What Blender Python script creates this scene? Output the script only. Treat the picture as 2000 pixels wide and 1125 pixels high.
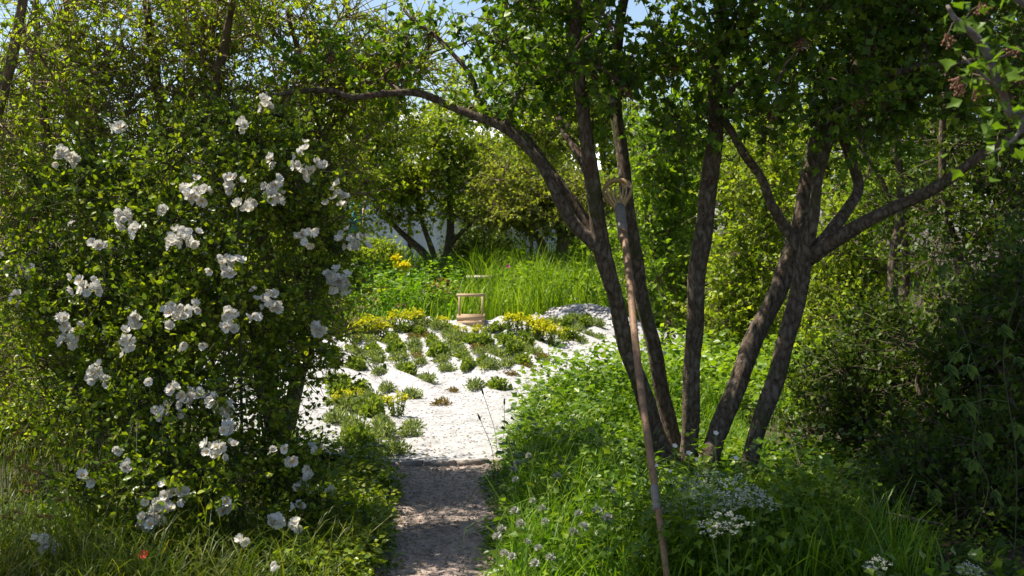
import bpy, math, random
import numpy as np

for o in list(bpy.data.objects):
    bpy.data.objects.remove(o, do_unlink=True)
scene = bpy.context.scene
COL = scene.collection

# ------------------------------------------------------------------ camera
CAM_H = 1.55
FPX = 2200.0                      # focal length in pixels of the 2000 px wide photograph
HORIZON = 450.0
PITCH = math.atan((562.5 - HORIZON) / FPX)
cam_data = bpy.data.cameras.new("camera")
cam = bpy.data.objects.new("camera", cam_data)
COL.objects.link(cam)
cam.location = (0, 0, CAM_H)
cam.rotation_euler = (math.pi / 2 - PITCH, 0, 0)
cam_data.sensor_width = 36.0
cam_data.lens = 36.0 * FPX / 2000.0
cam_data.clip_end = 2000.0
cam_data.dof.use_dof = True
cam_data.dof.focus_distance = 6.8
cam_data.dof.aperture_fstop = 7.0
scene.camera = cam

# ------------------------------------------------------------------ light
SUN_DIR = np.array([-0.54, 0.18, 1.0])         # towards the sun: left, a little behind the scene
SUN_DIR = SUN_DIR / np.linalg.norm(SUN_DIR)
world = bpy.data.worlds.new("World")
scene.world = world
world.use_nodes = True
wn = world.node_tree
wn.nodes.clear()
sky = wn.nodes.new("ShaderNodeTexSky")
sky.sky_type = 'NISHITA'
sky.sun_disc = False
sky.sun_elevation = math.asin(SUN_DIR[2])
sky.sun_rotation = math.atan2(SUN_DIR[0], SUN_DIR[1])
sky.air_density = 1.0
sky.dust_density = 1.2
sky.ozone_density = 1.2
bg = wn.nodes.new("ShaderNodeBackground")
bg.inputs[1].default_value = 0.085
wo = wn.nodes.new("ShaderNodeOutputWorld")
wn.links.new(sky.outputs[0], bg.inputs[0])
wn.links.new(bg.outputs[0], wo.inputs[0])
sun_data = bpy.data.lights.new("sun", 'SUN')
sun_data.energy = 5.0
sun_data.angle = math.radians(0.55)
sun_data.color = (1.0, 0.93, 0.80)
sun = bpy.data.objects.new("sun", sun_data)
COL.objects.link(sun)
sun.location = (-10, 8, 20)
from mathutils import Vector, Matrix, Quaternion
sun.rotation_euler = Vector(tuple(-SUN_DIR)).to_track_quat('-Z', 'Y').to_euler()

scene.render.engine = 'CYCLES'
scene.view_settings.view_transform = 'Standard'
scene.view_settings.look = 'None'
scene.view_settings.exposure = 1.08
scene.view_settings.gamma = 1.0
scene.view_settings.use_curve_mapping = False
scene.cycles.max_bounces = 8
scene.cycles.diffuse_bounces = 6
scene.cycles.glossy_bounces = 2
scene.cycles.transmission_bounces = 5
scene.cycles.use_denoising = True
scene.render.resolution_x = 1024
scene.render.resolution_y = 576

# ------------------------------------------------------------------ helpers: pixels and terrain
_r = np.array([1.0, 0, 0]); _f = np.array([0, math.cos(PITCH), -math.sin(PITCH)])
_u = np.array([0, math.sin(PITCH), math.cos(PITCH)])

def ray(px, py):
    d = _f + _r * (px - 1000) / FPX + _u * (562.5 - py) / FPX
    return d / d[1]

def P(px, py, depth):
    return np.array([0, 0, CAM_H]) + ray(px, py) * depth

def sstep(v, a, b):
    t = np.clip((v - a) / (b - a), 0, 1)
    return t * t * (3 - 2 * t)

def H(x, y):
    x = np.asarray(x, float); y = np.asarray(y, float)
    z = 0.33 * np.exp(-(((x + 0.75) / 2.8) ** 2 + ((y - 14.9) / 2.4) ** 2))
    z = z + 0.27 * np.exp(-(((x - 1.1) / 0.80) ** 2 + ((y - 15.6) / 0.9) ** 2))
    z = z + 0.75 * sstep(y, 15, 24)
    z = z + 0.10 * sstep(x, 0.15, 1.2) * (1 - sstep(y, 9, 12))
    z = z + 0.10 * sstep(-x, 0.75, 1.6) * (1 - sstep(y, 8, 11))
    z = z + 0.012 * np.sin(x * 2.3 + y * 0.7) * np.sin(y * 1.9 - x) * (np.abs(x) < 60)
    return z

def G(px, py, dz=0.0):
    """first point where the ray meets the terrain raised by dz"""
    d = ray(px, py)
    ys = np.linspace(2.5, 60, 6000)
    z = CAM_H + d[2] * ys
    h = H(d[0] * ys, ys) + dz
    k = np.argmax(z < h)
    if not (z < h).any():
        k = len(ys) - 1
    return np.array([d[0] * ys[k], ys[k], CAM_H + d[2] * ys[k]])

def unit(v):
    return v / np.maximum(np.linalg.norm(v, axis=-1, keepdims=True), 1e-9)

# ------------------------------------------------------------------ helpers: objects
ROOTLOC = {}

def tag(o, label=None, cat=None, group=None, kind=None):
    if label: o["label"] = label
    if cat: o["category"] = cat
    if group: o["group"] = group
    if kind: o["kind"] = kind
    return o

def thing(name, loc, label, cat, group=None):
    o = bpy.data.objects.new(name, None)
    o.empty_display_size = 0.1
    COL.objects.link(o)
    o.location = tuple(loc)
    ROOTLOC[o.name] = np.array(loc, float)
    return tag(o, label, cat, group)

class MB:
    def __init__(self):
        self.v = []; self.f = []; self.m = []; self.n = 0
    def add(self, v, f, m=0):
        v = np.asarray(v, float).reshape(-1, 3); f = np.asarray(f, int).reshape(-1, 3)
        self.v.append(v); self.f.append(f + self.n); self.m.append(np.full(len(f), m))
        self.n += len(v)
        return self
    def quad(self, a, b, c, d, m=0):
        return self.add([a, b, c, d], [[0, 1, 2], [0, 2, 3]], m)
    def box(self, c, s, rot=None, m=0):
        c = np.array(c, float); s = np.array(s, float) / 2
        k = np.array([[x, y, z] for x in (-1, 1) for y in (-1, 1) for z in (-1, 1)], float) * s
        if rot is not None: k = k @ np.array(rot).T
        q = [(0, 1, 3, 2), (4, 6, 7, 5), (0, 4, 5, 1), (2, 3, 7, 6), (0, 2, 6, 4), (1, 5, 7, 3)]
        t = [x for (a, b, e, d) in q for x in ((a, b, e), (a, e, d))]
        return self.add(k + c, t, m)
    def mesh(self, name, mats, smooth=False, off=None):
        v = np.concatenate(self.v); f = np.concatenate(self.f); mi = np.concatenate(self.m)
        if off is not None: v = v - off
        me = bpy.data.meshes.new(name)
        me.vertices.add(len(v)); me.vertices.foreach_set("co", v.astype(np.float32).ravel())
        me.loops.add(len(f) * 3); me.loops.foreach_set("vertex_index", f.astype(np.int32).ravel())
        me.polygons.add(len(f))
        me.polygons.foreach_set("loop_start", np.arange(0, len(f) * 3, 3, dtype=np.int32))
        me.polygons.foreach_set("loop_total", np.full(len(f), 3, dtype=np.int32))
        if mi.any(): me.polygons.foreach_set("material_index", mi.astype(np.int32))
        if smooth: me.polygons.foreach_set("use_smooth", np.ones(len(f), dtype=bool))
        for m in (mats if isinstance(mats, (list, tuple)) else [mats]):
            me.materials.append(m)
        me.update(calc_edges=True)
        return me
    def build(self, name, mats, parent=None, smooth=False, root=None, kind=None):
        r = root or parent
        off = ROOTLOC[r.name] if r is not None else None
        o = bpy.data.objects.new(name, self.mesh(name, mats, smooth, off))
        COL.objects.link(o)
        if parent is not None: o.parent = parent
        if kind: o["kind"] = kind
        return o

def inst(name, me, loc, rot=None, scale=1.0, parent=None, root=None):
    """an object that shares mesh data; loc is a world position"""
    o = bpy.data.objects.new(name, me)
    COL.objects.link(o)
    loc = np.array(loc, float)
    if parent is not None:
        o.parent = parent
        loc = loc - ROOTLOC[(root or parent).name]
    o.location = tuple(loc)
    if rot is not None:
        o.rotation_mode = 'QUATERNION'
        o.rotation_quaternion = rot
    o.scale = (scale,) * 3 if np.isscalar(scale) else tuple(scale)
    return o

def quat_to(d, spin=0.0):
    """rotation that brings local +Z to d, spun about it"""
    q = Vector((0, 0, 1)).rotation_difference(Vector(tuple(d)).normalized())
    return q @ Quaternion((0, 0, 1), spin)

# ------------------------------------------------------------------ helpers: shapes
def catmull(p, step):
    p = np.asarray(p, float)
    q = np.vstack([2 * p[0] - p[1], p, 2 * p[-1] - p[-2]])
    out = []
    for i in range(1, len(q) - 2):
        n = max(2, int(np.linalg.norm(q[i + 1][:3] - q[i][:3]) / step))
        for t in np.linspace(0, 1, n, endpoint=False):
            a, b, c, d = q[i - 1], q[i], q[i + 1], q[i + 2]
            out.append(0.5 * (2 * b + (c - a) * t + (2 * a - 5 * b + 4 * c - d) * t * t + (3 * b - a - 3 * c + d) * t ** 3))
    out.append(q[-2])
    return np.array(out)

def tubes(Pt, R, sides=4, cap=False):
    """Pt (N,K,3), R (N,K) -> verts, tris of N tubes"""
    Pt = np.asarray(Pt, float); N, K, _ = Pt.shape
    T = np.empty_like(Pt)
    T[:, 1:-1] = Pt[:, 2:] - Pt[:, :-2]; T[:, 0] = Pt[:, 1] - Pt[:, 0]; T[:, -1] = Pt[:, -1] - Pt[:, -2]
    T = unit(T)
    ref = np.zeros((N, 1, 3)); mean = unit(Pt[:, -1] - Pt[:, 0])
    ref[:, 0] = np.where(np.abs(mean[:, 2:3]) > 0.85, np.array([[1.0, 0.1, 0]]), np.array([[0.1, 0.05, 1.0]]))
    A = unit(np.cross(T, np.broadcast_to(ref, T.shape))); B = np.cross(T, A)
    an = np.arange(sides) * 2 * np.pi / sides
    ring = A[:, :, None] * np.cos(an)[None, None, :, None] + B[:, :, None] * np.sin(an)[None, None, :, None]
    R = np.asarray(R, float)
    if R.ndim == 2: R = R[:, :, None]
    V = Pt[:, :, None] + ring * R[..., None]
    idx = np.arange(N * K * sides).reshape(N, K, sides)
    a = idx[:, :-1]; b = np.roll(a, -1, 2); c = idx[:, 1:]; d = np.roll(c, -1, 2)
    F = np.concatenate([np.stack([a, b, d], -1).reshape(-1, 3), np.stack([a, d, c], -1).reshape(-1, 3)])
    V = V.reshape(-1, 3)
    if cap:
        base = len(V)
        V = np.vstack([V, Pt[:, 0], Pt[:, -1]])
        s = idx[:, 0]; e = idx[:, -1]
        for i in range(N):
            for k in range(sides):
                F = np.vstack([F, [[base + i, s[i, (k + 1) % sides], s[i, k]], [base + N + i, e[i, k], e[i, (k + 1) % sides]]]])
    return V, F

def limb(mb, pts, radii, sides=12, step=0.035, rough=0.07, rng=None, m=0, cap=True):
    """one organic limb along a smoothed polyline, lumpy surface"""
    pr = catmull(np.column_stack([np.asarray(pts, float), np.asarray(radii, float)]), step)
    p, r = pr[:, :3], pr[:, 3]
    K = len(p)
    rng = rng or np.random.default_rng(1)
    ph = rng.uniform(0, 6.28, 6)
    s = np.linspace(0, 1, K) * K
    an = np.arange(sides) * 2 * np.pi / sides
    lump = (0.5 * np.sin(3 * an[None] + ph[0] + s[:, None] * 0.11) + 0.35 * np.sin(5 * an[None] + ph[1] - s[:, None] * 0.23)
            + 0.5 * np.sin(s[:, None] * 0.37 + ph[2] + 2 * an[None]) + 0.5 * rng.normal(0, 0.6, (K, sides)))
    R = r[:, None] * (1 + rough * lump)
    p = p + 0.10 * r[:, None] * np.stack([np.sin(s * .31 + ph[3]), np.sin(s * .27 + ph[4]), 0 * s], -1)
    v, f = tubes(p[None], R[None], sides, cap)
    mb.add(v, f, m)
    return p, r

LEAF = {
    # outline points (u along the leaf 0..1, v half width) for one side; fan from the base
    'quad': [(0.42, 0.30)],
    'oval': [(0.22, 0.26), (0.60, 0.30)],
    'lobe': [(0.46, 0.42), (0.63, 0.17)],
    'long': [(0.30, 0.12), (0.65, 0.10)],
}

def leaves(mb, pos, axis, nrm, length, kind='oval', fold=0.25, curl=0.15, m=0, wide=1.0):
    n = len(pos)
    axis = unit(axis); side = unit(np.cross(axis, nrm)); nn = np.cross(side, axis)
    L = np.broadcast_to(np.asarray(length, float), (n,))[:, None]
    prof = LEAF[kind]; k = len(prof)
    V = np.empty((n, 2 + 2 * k, 3))
    V[:, 0] = pos
    V[:, 1] = pos + axis * L - nn * L * curl
    for i, (u, w) in enumerate(prof):
        w = w * wide
        c = pos + axis * L * u - nn * L * curl * u * u + nn * L * w * fold
        V[:, 2 + i] = c + side * L * w
        V[:, 2 + k + i] = c - side * L * w
    ring_r = [2 + i for i in range(k)] + [1]
    tri = [(0, ring_r[i], ring_r[i + 1]) for i in range(k)]
    ring_l = [2 + k + i for i in range(k)] + [1]
    tri += [(0, ring_l[i + 1], ring_l[i]) for i in range(k)]
    F = np.array(tri)[None] + (np.arange(n) * (2 + 2 * k))[:, None, None]
    mb.add(V.reshape(-1, 3), F.reshape(-1, 3), m)

def blades(mb, rng, base, length, width, lean=0.5, segs=3, az=None, m=0, up=1.0):
    """grass blades that rise and arch over"""
    n = len(base)
    L = np.broadcast_to(np.asarray(length, float), (n,)); W = np.broadcast_to(np.asarray(width, float), (n,))
    az = rng.uniform(0, 6.283, n) if az is None else az
    le = np.broadcast_to(np.asarray(lean, float), (n,)) * rng.uniform(0.3, 1.4, n)
    d = np.stack([np.cos(az), np.sin(az), 0 * az], -1)
    tw = az + np.pi / 2 + rng.normal(0, 0.6, n)
    s = np.stack([np.cos(tw), np.sin(tw), 0 * az], -1)
    V = np.empty((n, segs * 2 + 1, 3))
    p = base.copy(); th = 0.12 * le
    for i in range(segs):
        w = W * (1.0, 0.95, 0.7, 0.5, .4)[i] / 2
        V[:, 2 * i] = p - s * w[:, None]; V[:, 2 * i + 1] = p + s * w[:, None]
        step = L / segs
        p = p + d * (np.sin(th) * step)[:, None] + np.array([0, 0, 1.0]) * (np.cos(th) * step * up)[:, None]
        th = th + le * (1.1 + 0.3 * i)
    V[:, -1] = p
    tri = []
    for i in range(segs - 1):
        a = 2 * i
        tri += [(a, a + 1, a + 3), (a, a + 3, a + 2)]
    tri.append((2 * segs - 2, 2 * segs - 1, 2 * segs))
    F = np.array(tri)[None] + (np.arange(n) * (2 * segs + 1))[:, None, None]
    mb.add(V.reshape(-1, 3), F.reshape(-1, 3), m)

def blob(px, py, depth, rpx, rpy, rd):
    """an ellipsoid of crown: centre from a pixel at a depth, radii in metres"""
    return (P(px, py, depth), np.array([rpx * depth / FPX, rd, rpy * depth / FPX]))

def sample_blobs(rng, blobs, n, floor=0.15, shell=0.5):
    vol = np.array([np.prod(b[1]) for b in blobs]); vol = vol ** 0.9
    k = rng.choice(len(blobs), n, p=vol / vol.sum())
    d = unit(rng.normal(size=(n, 3))) * (rng.uniform(0, 1, (n, 1)) ** shell)
    c = np.array([b[0] for b in blobs])[k]; r = np.array([b[1] for b in blobs])[k]
    p = c + d * r
    keep = p[:, 2] > H(p[:, 0], p[:, 1]) + floor
    return p[keep]

def crown(rng, nodes, blobs, nclump, ntwig, nleaf, leaf_len, kind='oval', twig_len=(0.18, 0.42),
          r0=0.014, twig_r=0.0032, floor=0.2, spread=1.0, upb=0.25, droop=0.0, sides=5, fold=.25, wide=1.0, shell=.5, keepf=None):
    """branches from the limbs to clump centres, twigs on them, leaves on the twigs"""
    bm, lm = MB(), MB()
    if kind == 'quad': wide = wide * 1.2
    C = sample_blobs(rng, blobs, nclump, floor, shell)
    if keepf is not None: C = C[keepf(C)]
    nodes = np.asarray(nodes, float)
    dist = np.min(np.linalg.norm(C[:, None] - nodes[None], axis=2), axis=1)
    C = C[np.argsort(dist)]
    pool = nodes.copy()
    t = np.linspace(0, 1, 7)[:, None]
    curves = []; rad = []
    for c in C:
        dd = np.linalg.norm(pool - c, axis=1)
        a = pool[np.argmin(dd)]
        L = dd.min()
        wob = rng.normal(0, 0.10 * L + 0.015, (7, 3)); wob[0] = 0
        bow = np.array([0, 0, 1.0]) * L * rng.uniform(-0.10, 0.22) + rng.normal(0, 0.06 * L, 3)
        cv = a * (1 - t) + c * t + np.sin(np.pi * t) * bow + wob * np.sin(np.pi * t * .9) * 0.6
        curves.append(cv)
        ra = r0 * np.clip(0.45 + 0.5 * L, 0.4, 1.3)
        rad.append(np.linspace(ra, 0.0035, 7))
        pool = np.vstack([pool, cv[2:]])
    curves = np.array(curves); rad = np.array(rad)
    v, f = tubes(curves, rad, sides); bm.add(v, f)
    N = len(curves)
    k = np.repeat(np.arange(N), ntwig)
    M = len(k)
    tt = rng.uniform(0.35, 1.0, M) ** 0.8 * 6
    i0 = np.minimum(tt.astype(int), 5); fr = (tt - i0)[:, None]
    st = curves[k, i0] * (1 - fr) + curves[k, i0 + 1] * fr
    bd = unit(curves[k, i0 + 1] - curves[k, i0])
    d = unit(unit(rng.normal(size=(M, 3))) * spread + 0.5 * bd + np.array([0, 0, upb]))
    TL = rng.uniform(twig_len[0], twig_len[1], M)[:, None]
    bend = rng.normal(0, 0.25, (M, 3)) + np.array([0, 0, -droop])
    tw = np.stack([st, st + d * TL * .35 + bend * TL * .05, st + d * TL * .7 + bend * TL * .2, st + d * TL + bend * TL * .45], 1)
    sel_ = [0, 3] if kind == 'quad' else [0, 2, 3]
    v, f = tubes(tw[:, sel_], np.broadcast_to(np.array([1.0, .8, .6, .25])[sel_] * twig_r, (M, len(sel_))), 3); bm.add(v, f)
    j = np.repeat(np.arange(M), nleaf)
    Q = len(j)
    s = rng.uniform(0.12, 1.0, Q) * 3
    i0 = np.minimum(s.astype(int), 2); fr = (s - i0)[:, None]
    pos = tw[j, i0] * (1 - fr) + tw[j, i0 + 1] * fr
    ax = unit(0.55 * d[j] + unit(rng.normal(size=(Q, 3))) + np.array([0, 0, -droop * .6]))
    nr = unit(rng.normal(size=(Q, 3)) * 0.75 + np.array([0, 0, 0.45]))
    ok = pos[:, 2] > H(pos[:, 0], pos[:, 1]) + 0.03
    pos, ax, nr = pos[ok], ax[ok], nr[ok]
    leaves(lm, pos, ax, nr, rng.uniform(0.55, 1.2, len(pos)) * leaf_len, kind, fold, 0.15, 0, wide)
    return bm, lm, curves

# ------------------------------------------------------------------ materials
def new_mat(name):
    m = bpy.data.materials.new(name); m.use_nodes = True
    nt = m.node_tree; nt.nodes.clear()
    out = nt.nodes.new("ShaderNodeOutputMaterial")
    return m, nt, out

def ramp(nt, stops):
    r = nt.nodes.new("ShaderNodeValToRGB")
    e = r.color_ramp.elements
    while len(e) < len(stops): e.new(0.5)
    for k, (p, c) in enumerate(stops):
        e[k].position = p; e[k].color = (*c, 1)
    return r

def leaf_mat(name, cols, trans=0.42, rough=0.42, spec=0.4, tint=(1.34, 1.36, 0.40), nscale=2.0, gain=1.3):
    m, nt, out = new_mat(name)
    geo = nt.nodes.new("ShaderNodeNewGeometry")
    tc = nt.nodes.new("ShaderNodeTexCoord")
    no = nt.nodes.new("ShaderNodeTexNoise"); no.inputs["Scale"].default_value = nscale
    nt.links.new(tc.outputs["Object"], no.inputs["Vector"])
    mx = nt.nodes.new("ShaderNodeMath"); mx.operation = 'MULTIPLY_ADD'
    nt.links.new(no.outputs[0], mx.inputs[0]); mx.inputs[1].default_value = 0.9; mx.inputs[2].default_value = -0.45
    ad = nt.nodes.new("ShaderNodeMath"); ad.operation = 'ADD'; ad.use_clamp = True
    nt.links.new(geo.outputs["Random Per Island"], ad.inputs[0]); nt.links.new(mx.outputs[0], ad.inputs[1])
    n = len(cols)
    rp = ramp(nt, [(i / (n - 1), (c[0] * gain * 1.1, c[1] * gain, c[2] * gain * .55)) for i, c in enumerate(cols)])
    nt.links.new(ad.outputs[0], rp.inputs[0])
    pb = nt.nodes.new("ShaderNodeBsdfPrincipled")
    pb.inputs["Roughness"].default_value = rough
    pb.inputs["Specular IOR Level"].default_value = spec * .7
    nt.links.new(rp.outputs[0], pb.inputs["Base Color"])
    tr = nt.nodes.new("ShaderNodeBsdfTranslucent")
    mt = nt.nodes.new("ShaderNodeMix"); mt.data_type = 'RGBA'; mt.blend_type = 'MULTIPLY'
    mt.inputs[0].default_value = 1.0
    nt.links.new(rp.outputs[0], mt.inputs[6]); mt.inputs[7].default_value = (*tint, 1)
    mt.clamp_result = False
    nt.links.new(mt.outputs[2], tr.inputs[0])
    ms = nt.nodes.new("ShaderNodeMixShader"); ms.inputs[0].default_value = trans
    nt.links.new(pb.outputs[0], ms.inputs[1]); nt.links.new(tr.outputs[0], ms.inputs[2])
    nt.links.new(ms.outputs[0], out.inputs[0])
    return m

def noise_mat(name, cols, scale=8.0, rough=0.85, bump=0.0, bscale=None, detail=8.0, stretch=None, spec=0.3, bdist=0.02, second=None):
    m, nt, out = new_mat(name)
    tc = nt.nodes.new("ShaderNodeTexCoord")
    vec = tc.outputs["Object"]
    if stretch:
        mp = nt.nodes.new("ShaderNodeMapping"); mp.inputs["Scale"].default_value = stretch
        nt.links.new(vec, mp.inputs["Vector"]); vec = mp.outputs[0]
    no = nt.nodes.new("ShaderNodeTexNoise"); no.inputs["Scale"].default_value = scale
    no.inputs["Detail"].default_value = detail; no.inputs["Roughness"].default_value = 0.65
    nt.links.new(vec, no.inputs["Vector"])
    n = len(cols)
    rp = ramp(nt, [(0.28 + 0.44 * i / (n - 1), c) for i, c in enumerate(cols)])
    nt.links.new(no.outputs[0], rp.inputs[0])
    col = rp.outputs[0]
    pb = nt.nodes.new("ShaderNodeBsdfPrincipled")
    pb.inputs["Roughness"].default_value = rough; pb.inputs["Specular IOR Level"].default_value = spec
    if second:                       # patches of a second colour (lichen, dirt, wear)
        c2, s2, lo, hi = second
        n2 = nt.nodes.new("ShaderNodeTexNoise"); n2.inputs["Scale"].default_value = s2; n2.inputs["Detail"].default_value = 5
        nt.links.new(tc.outputs["Object"], n2.inputs["Vector"])
        mr = nt.nodes.new("ShaderNodeMapRange"); mr.inputs[1].default_value = lo; mr.inputs[2].default_value = hi
        nt.links.new(n2.outputs[0], mr.inputs[0])
        mx = nt.nodes.new("ShaderNodeMix"); mx.data_type = 'RGBA'
        nt.links.new(mr.outputs[0], mx.inputs[0]); nt.links.new(col, mx.inputs[6]); mx.inputs[7].default_value = (*c2, 1)
        col = mx.outputs[2]
    nt.links.new(col, pb.inputs["Base Color"])
    if bump:
        nb = nt.nodes.new("ShaderNodeTexNoise"); nb.inputs["Scale"].default_value = bscale or scale * 3
        nb.inputs["Detail"].default_value = 6
        nt.links.new(vec, nb.inputs["Vector"])
        bp = nt.nodes.new("ShaderNodeBump"); bp.inputs["Strength"].default_value = bump; bp.inputs["Distance"].default_value = bdist
        nt.links.new(nb.outputs[0], bp.inputs["Height"]); nt.links.new(bp.outputs[0], pb.inputs["Normal"])
    nt.links.new(pb.outputs[0], out.inputs[0])
    return m

def petal_mat(name, col, trans=0.35):
    m, nt, out = new_mat(name)
    geo = nt.nodes.new("ShaderNodeNewGeometry")
    rp = ramp(nt, [(0, tuple(c * q for c, q in zip(col, (.82, .78, .66)))), (.35, tuple(c * .93 for c in col)), (1, col)])
    nt.links.new(geo.outputs["Random Per Island"], rp.inputs[0])
    d = nt.nodes.new("ShaderNodeBsdfPrincipled"); d.inputs["Roughness"].default_value = 0.6
    d.inputs["Specular IOR Level"].default_value = 0.2
    t = nt.nodes.new("ShaderNodeBsdfTranslucent")
    ms = nt.nodes.new("ShaderNodeMixShader"); ms.inputs[0].default_value = trans
    nt.links.new(rp.outputs[0], d.inputs["Base Color"]); nt.links.new(rp.outputs[0], t.inputs[0])
    nt.links.new(d.outputs[0], ms.inputs[1]); nt.links.new(t.outputs[0], ms.inputs[2]); nt.links.new(ms.outputs[0], out.inputs[0])
    return m

M = {}
M['soil'] = noise_mat('soil', [(.022, .016, .011), (.05, .037, .025), (.05, .06, .022)], 5, .95, .6, 30)
M['path'] = noise_mat('path', [(.24, .18, .145), (.37, .285, .235), (.48, .385, .33)], 22, .95, .9, 70, second=((.12, .09, .07), 1.6, .55, .8), bdist=.02)
M['stone'] = noise_mat('stone', [(.20, .16, .14), (.34, .29, .26), (.46, .40, .37)], 9, .9, .3, 60)
M['sand'] = noise_mat('sand', [(.23, .226, .227), (.335, .33, .33), (.39, .385, .385)], 6, .95, .8, 45, second=((.15, .13, .12), 26, .58, .68), bdist=.012)
M['chip'] = noise_mat('chip', [(.22, .20, .19), (.40, .37, .35), (.50, .47, .45)], 3, .95)
M['debris'] = noise_mat('debris', [(.10, .08, .06), (.22, .17, .13), (.34, .29, .24)], 20, .95)
def bark_mat(name):
    m, nt, out = new_mat(name)
    tc = nt.nodes.new("ShaderNodeTexCoord")
    wob = nt.nodes.new("ShaderNodeTexNoise"); wob.inputs["Scale"].default_value = 9; wob.inputs["Detail"].default_value = 3
    nt.links.new(tc.outputs["Object"], wob.inputs["Vector"])
    ma = nt.nodes.new("ShaderNodeVectorMath"); ma.operation = 'MULTIPLY_ADD'
    ma.inputs[1].default_value = (.07, .07, .07)
    nt.links.new(wob.outputs["Color"], ma.inputs[0]); nt.links.new(tc.outputs["Object"], ma.inputs[2])
    mp = nt.nodes.new("ShaderNodeMapping"); mp.inputs["Scale"].default_value = (1, 1, .42)
    nt.links.new(ma.outputs[0], mp.inputs["Vector"])
    vo = nt.nodes.new("ShaderNodeTexVoronoi"); vo.feature = 'DISTANCE_TO_EDGE'; vo.inputs["Scale"].default_value = 26
    nt.links.new(mp.outputs[0], vo.inputs["Vector"])
    no = nt.nodes.new("ShaderNodeTexNoise"); no.inputs["Scale"].default_value = 60; no.inputs["Detail"].default_value = 8; no.inputs["Roughness"].default_value = .7
    nt.links.new(mp.outputs[0], no.inputs["Vector"])
    h = nt.nodes.new("ShaderNodeMath"); h.operation = 'MULTIPLY_ADD'; h.inputs[1].default_value = .8
    nt.links.new(vo.outputs["Distance"], h.inputs[0]); nt.links.new(no.outputs[0], h.inputs[2])
    rp = ramp(nt, [(.32, (.026, .018, .012)), (.47, (.090, .064, .044)), (.62, (.155, .115, .083)), (.85, (.25, .205, .16))])
    nt.links.new(h.outputs[0], rp.inputs[0])
    col = rp.outputs[0]
    for c2, s2, lo, hi, mxv in [((.075, .085, .03), 4.5, .54, .66, .7), ((.24, .24, .19), 21, .66, .72, .8), ((.11, .05, .03), 7, .60, .72, .6)]:
        n2 = nt.nodes.new("ShaderNodeTexNoise"); n2.inputs["Scale"].default_value = s2; n2.inputs["Detail"].default_value = 6
        nt.links.new(tc.outputs["Object"], n2.inputs["Vector"])
        mr = nt.nodes.new("ShaderNodeMapRange"); mr.inputs[1].default_value = lo; mr.inputs[2].default_value = hi; mr.inputs[4].default_value = mxv
        nt.links.new(n2.outputs[0], mr.inputs[0])
        mx = nt.nodes.new("ShaderNodeMix"); mx.data_type = 'RGBA'
        nt.links.new(mr.outputs[0], mx.inputs[0]); nt.links.new(col, mx.inputs[6]); mx.inputs[7].default_value = (*c2, 1)
        col = mx.outputs[2]
    pb = nt.nodes.new("ShaderNodeBsdfPrincipled"); pb.inputs["Roughness"].default_value = .95; pb.inputs["Specular IOR Level"].default_value = .15
    nt.links.new(col, pb.inputs["Base Color"])
    bp = nt.nodes.new("ShaderNodeBump"); bp.inputs["Strength"].default_value = 1.0; bp.inputs["Distance"].default_value = .025
    nt.links.new(h.outputs[0], bp.inputs["Height"]); nt.links.new(bp.outputs[0], pb.inputs["Normal"])
    nt.links.new(pb.outputs[0], out.inputs[0])
    return m
M['bark'] = bark_mat('bark')
M['bark_pale'] = noise_mat('bark_pale', [(.06, .045, .032), (.14, .105, .075), (.22, .17, .125)], 22, .95, .8, 40, stretch=(1, 1, .3), bdist=.02)
M['bark_near'] = noise_mat('bark_near', [(.06, .048, .04), (.15, .122, .105), (.27, .23, .20)], 30, .9, .9, 60)
M['twig'] = noise_mat('twig', [(.05, .036, .024), (.11, .08, .055), (.17, .125, .09)], 9, .9)
M['twig_warm'] = noise_mat('twig_warm', [(.12, .082, .05), (.22, .16, .105), (.31, .235, .16)], 9, .9)
M['cane'] = noise_mat('cane', [(.025, .03, .010), (.045, .05, .016), (.065, .05, .025)], 6, .7)
M['stem'] = noise_mat('stem', [(.06, .10, .02), (.10, .16, .035), (.15, .20, .06)], 6, .6)
M['leaf_main'] = leaf_mat('leaf_main', [(.022, .050, .008), (.040, .085, .012), (.060, .115, .016), (.10, .15, .022)], 0.46, .42, .35, gain=1.8)
M['leaf_left'] = leaf_mat('leaf_left', [(.042, .078, .010), (.080, .130, .014), (.120, .175, .018), (.165, .195, .024)], 0.52, .45, .4, gain=2.15)
M['leaf_rose'] = leaf_mat('leaf_rose', [(.024, .048, .006), (.046, .080, .009), (.075, .112, .012), (.12, .15, .018)], 0.45, .35, .5, gain=2.35)
M['leaf_back'] = leaf_mat('leaf_back', [(.040, .070, .010), (.070, .110, .014), (.105, .150, .018), (.15, .185, .03)], 0.48, .45, .4, nscale=1.0, gain=2.35)
M['leaf_olive'] = leaf_mat('leaf_olive', [(.060, .085, .020), (.10, .135, .032), (.14, .175, .045), (.18, .205, .065)], .45, .55, .3, nscale=1.2, gain=1.7)
M['leaf_bright'] = leaf_mat('leaf_bright', [(.040, .085, .010), (.070, .135, .014), (.105, .180, .018), (.15, .22, .03)], 0.48, .42, .5, nscale=1.0, gain=1.7)
M['leaf_dark'] = leaf_mat('leaf_dark', [(.018, .040, .008), (.032, .065, .012), (.050, .090, .016), (.075, .115, .02)], .38, .45, .25)  # dark green; for right-hand shrubs and creeper, shade is put into this colour
M['leaf_bronze'] = leaf_mat('leaf_bronze', [(.05, .025, .025), (.10, .05, .045), (.16, .09, .08), (.22, .17, .12)], .3)
M['leaf_litter'] = leaf_mat('leaf_litter', [(.10, .07, .045), (.17, .12, .08), (.12, .11, .05), (.24, .19, .13)], .2)
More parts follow.
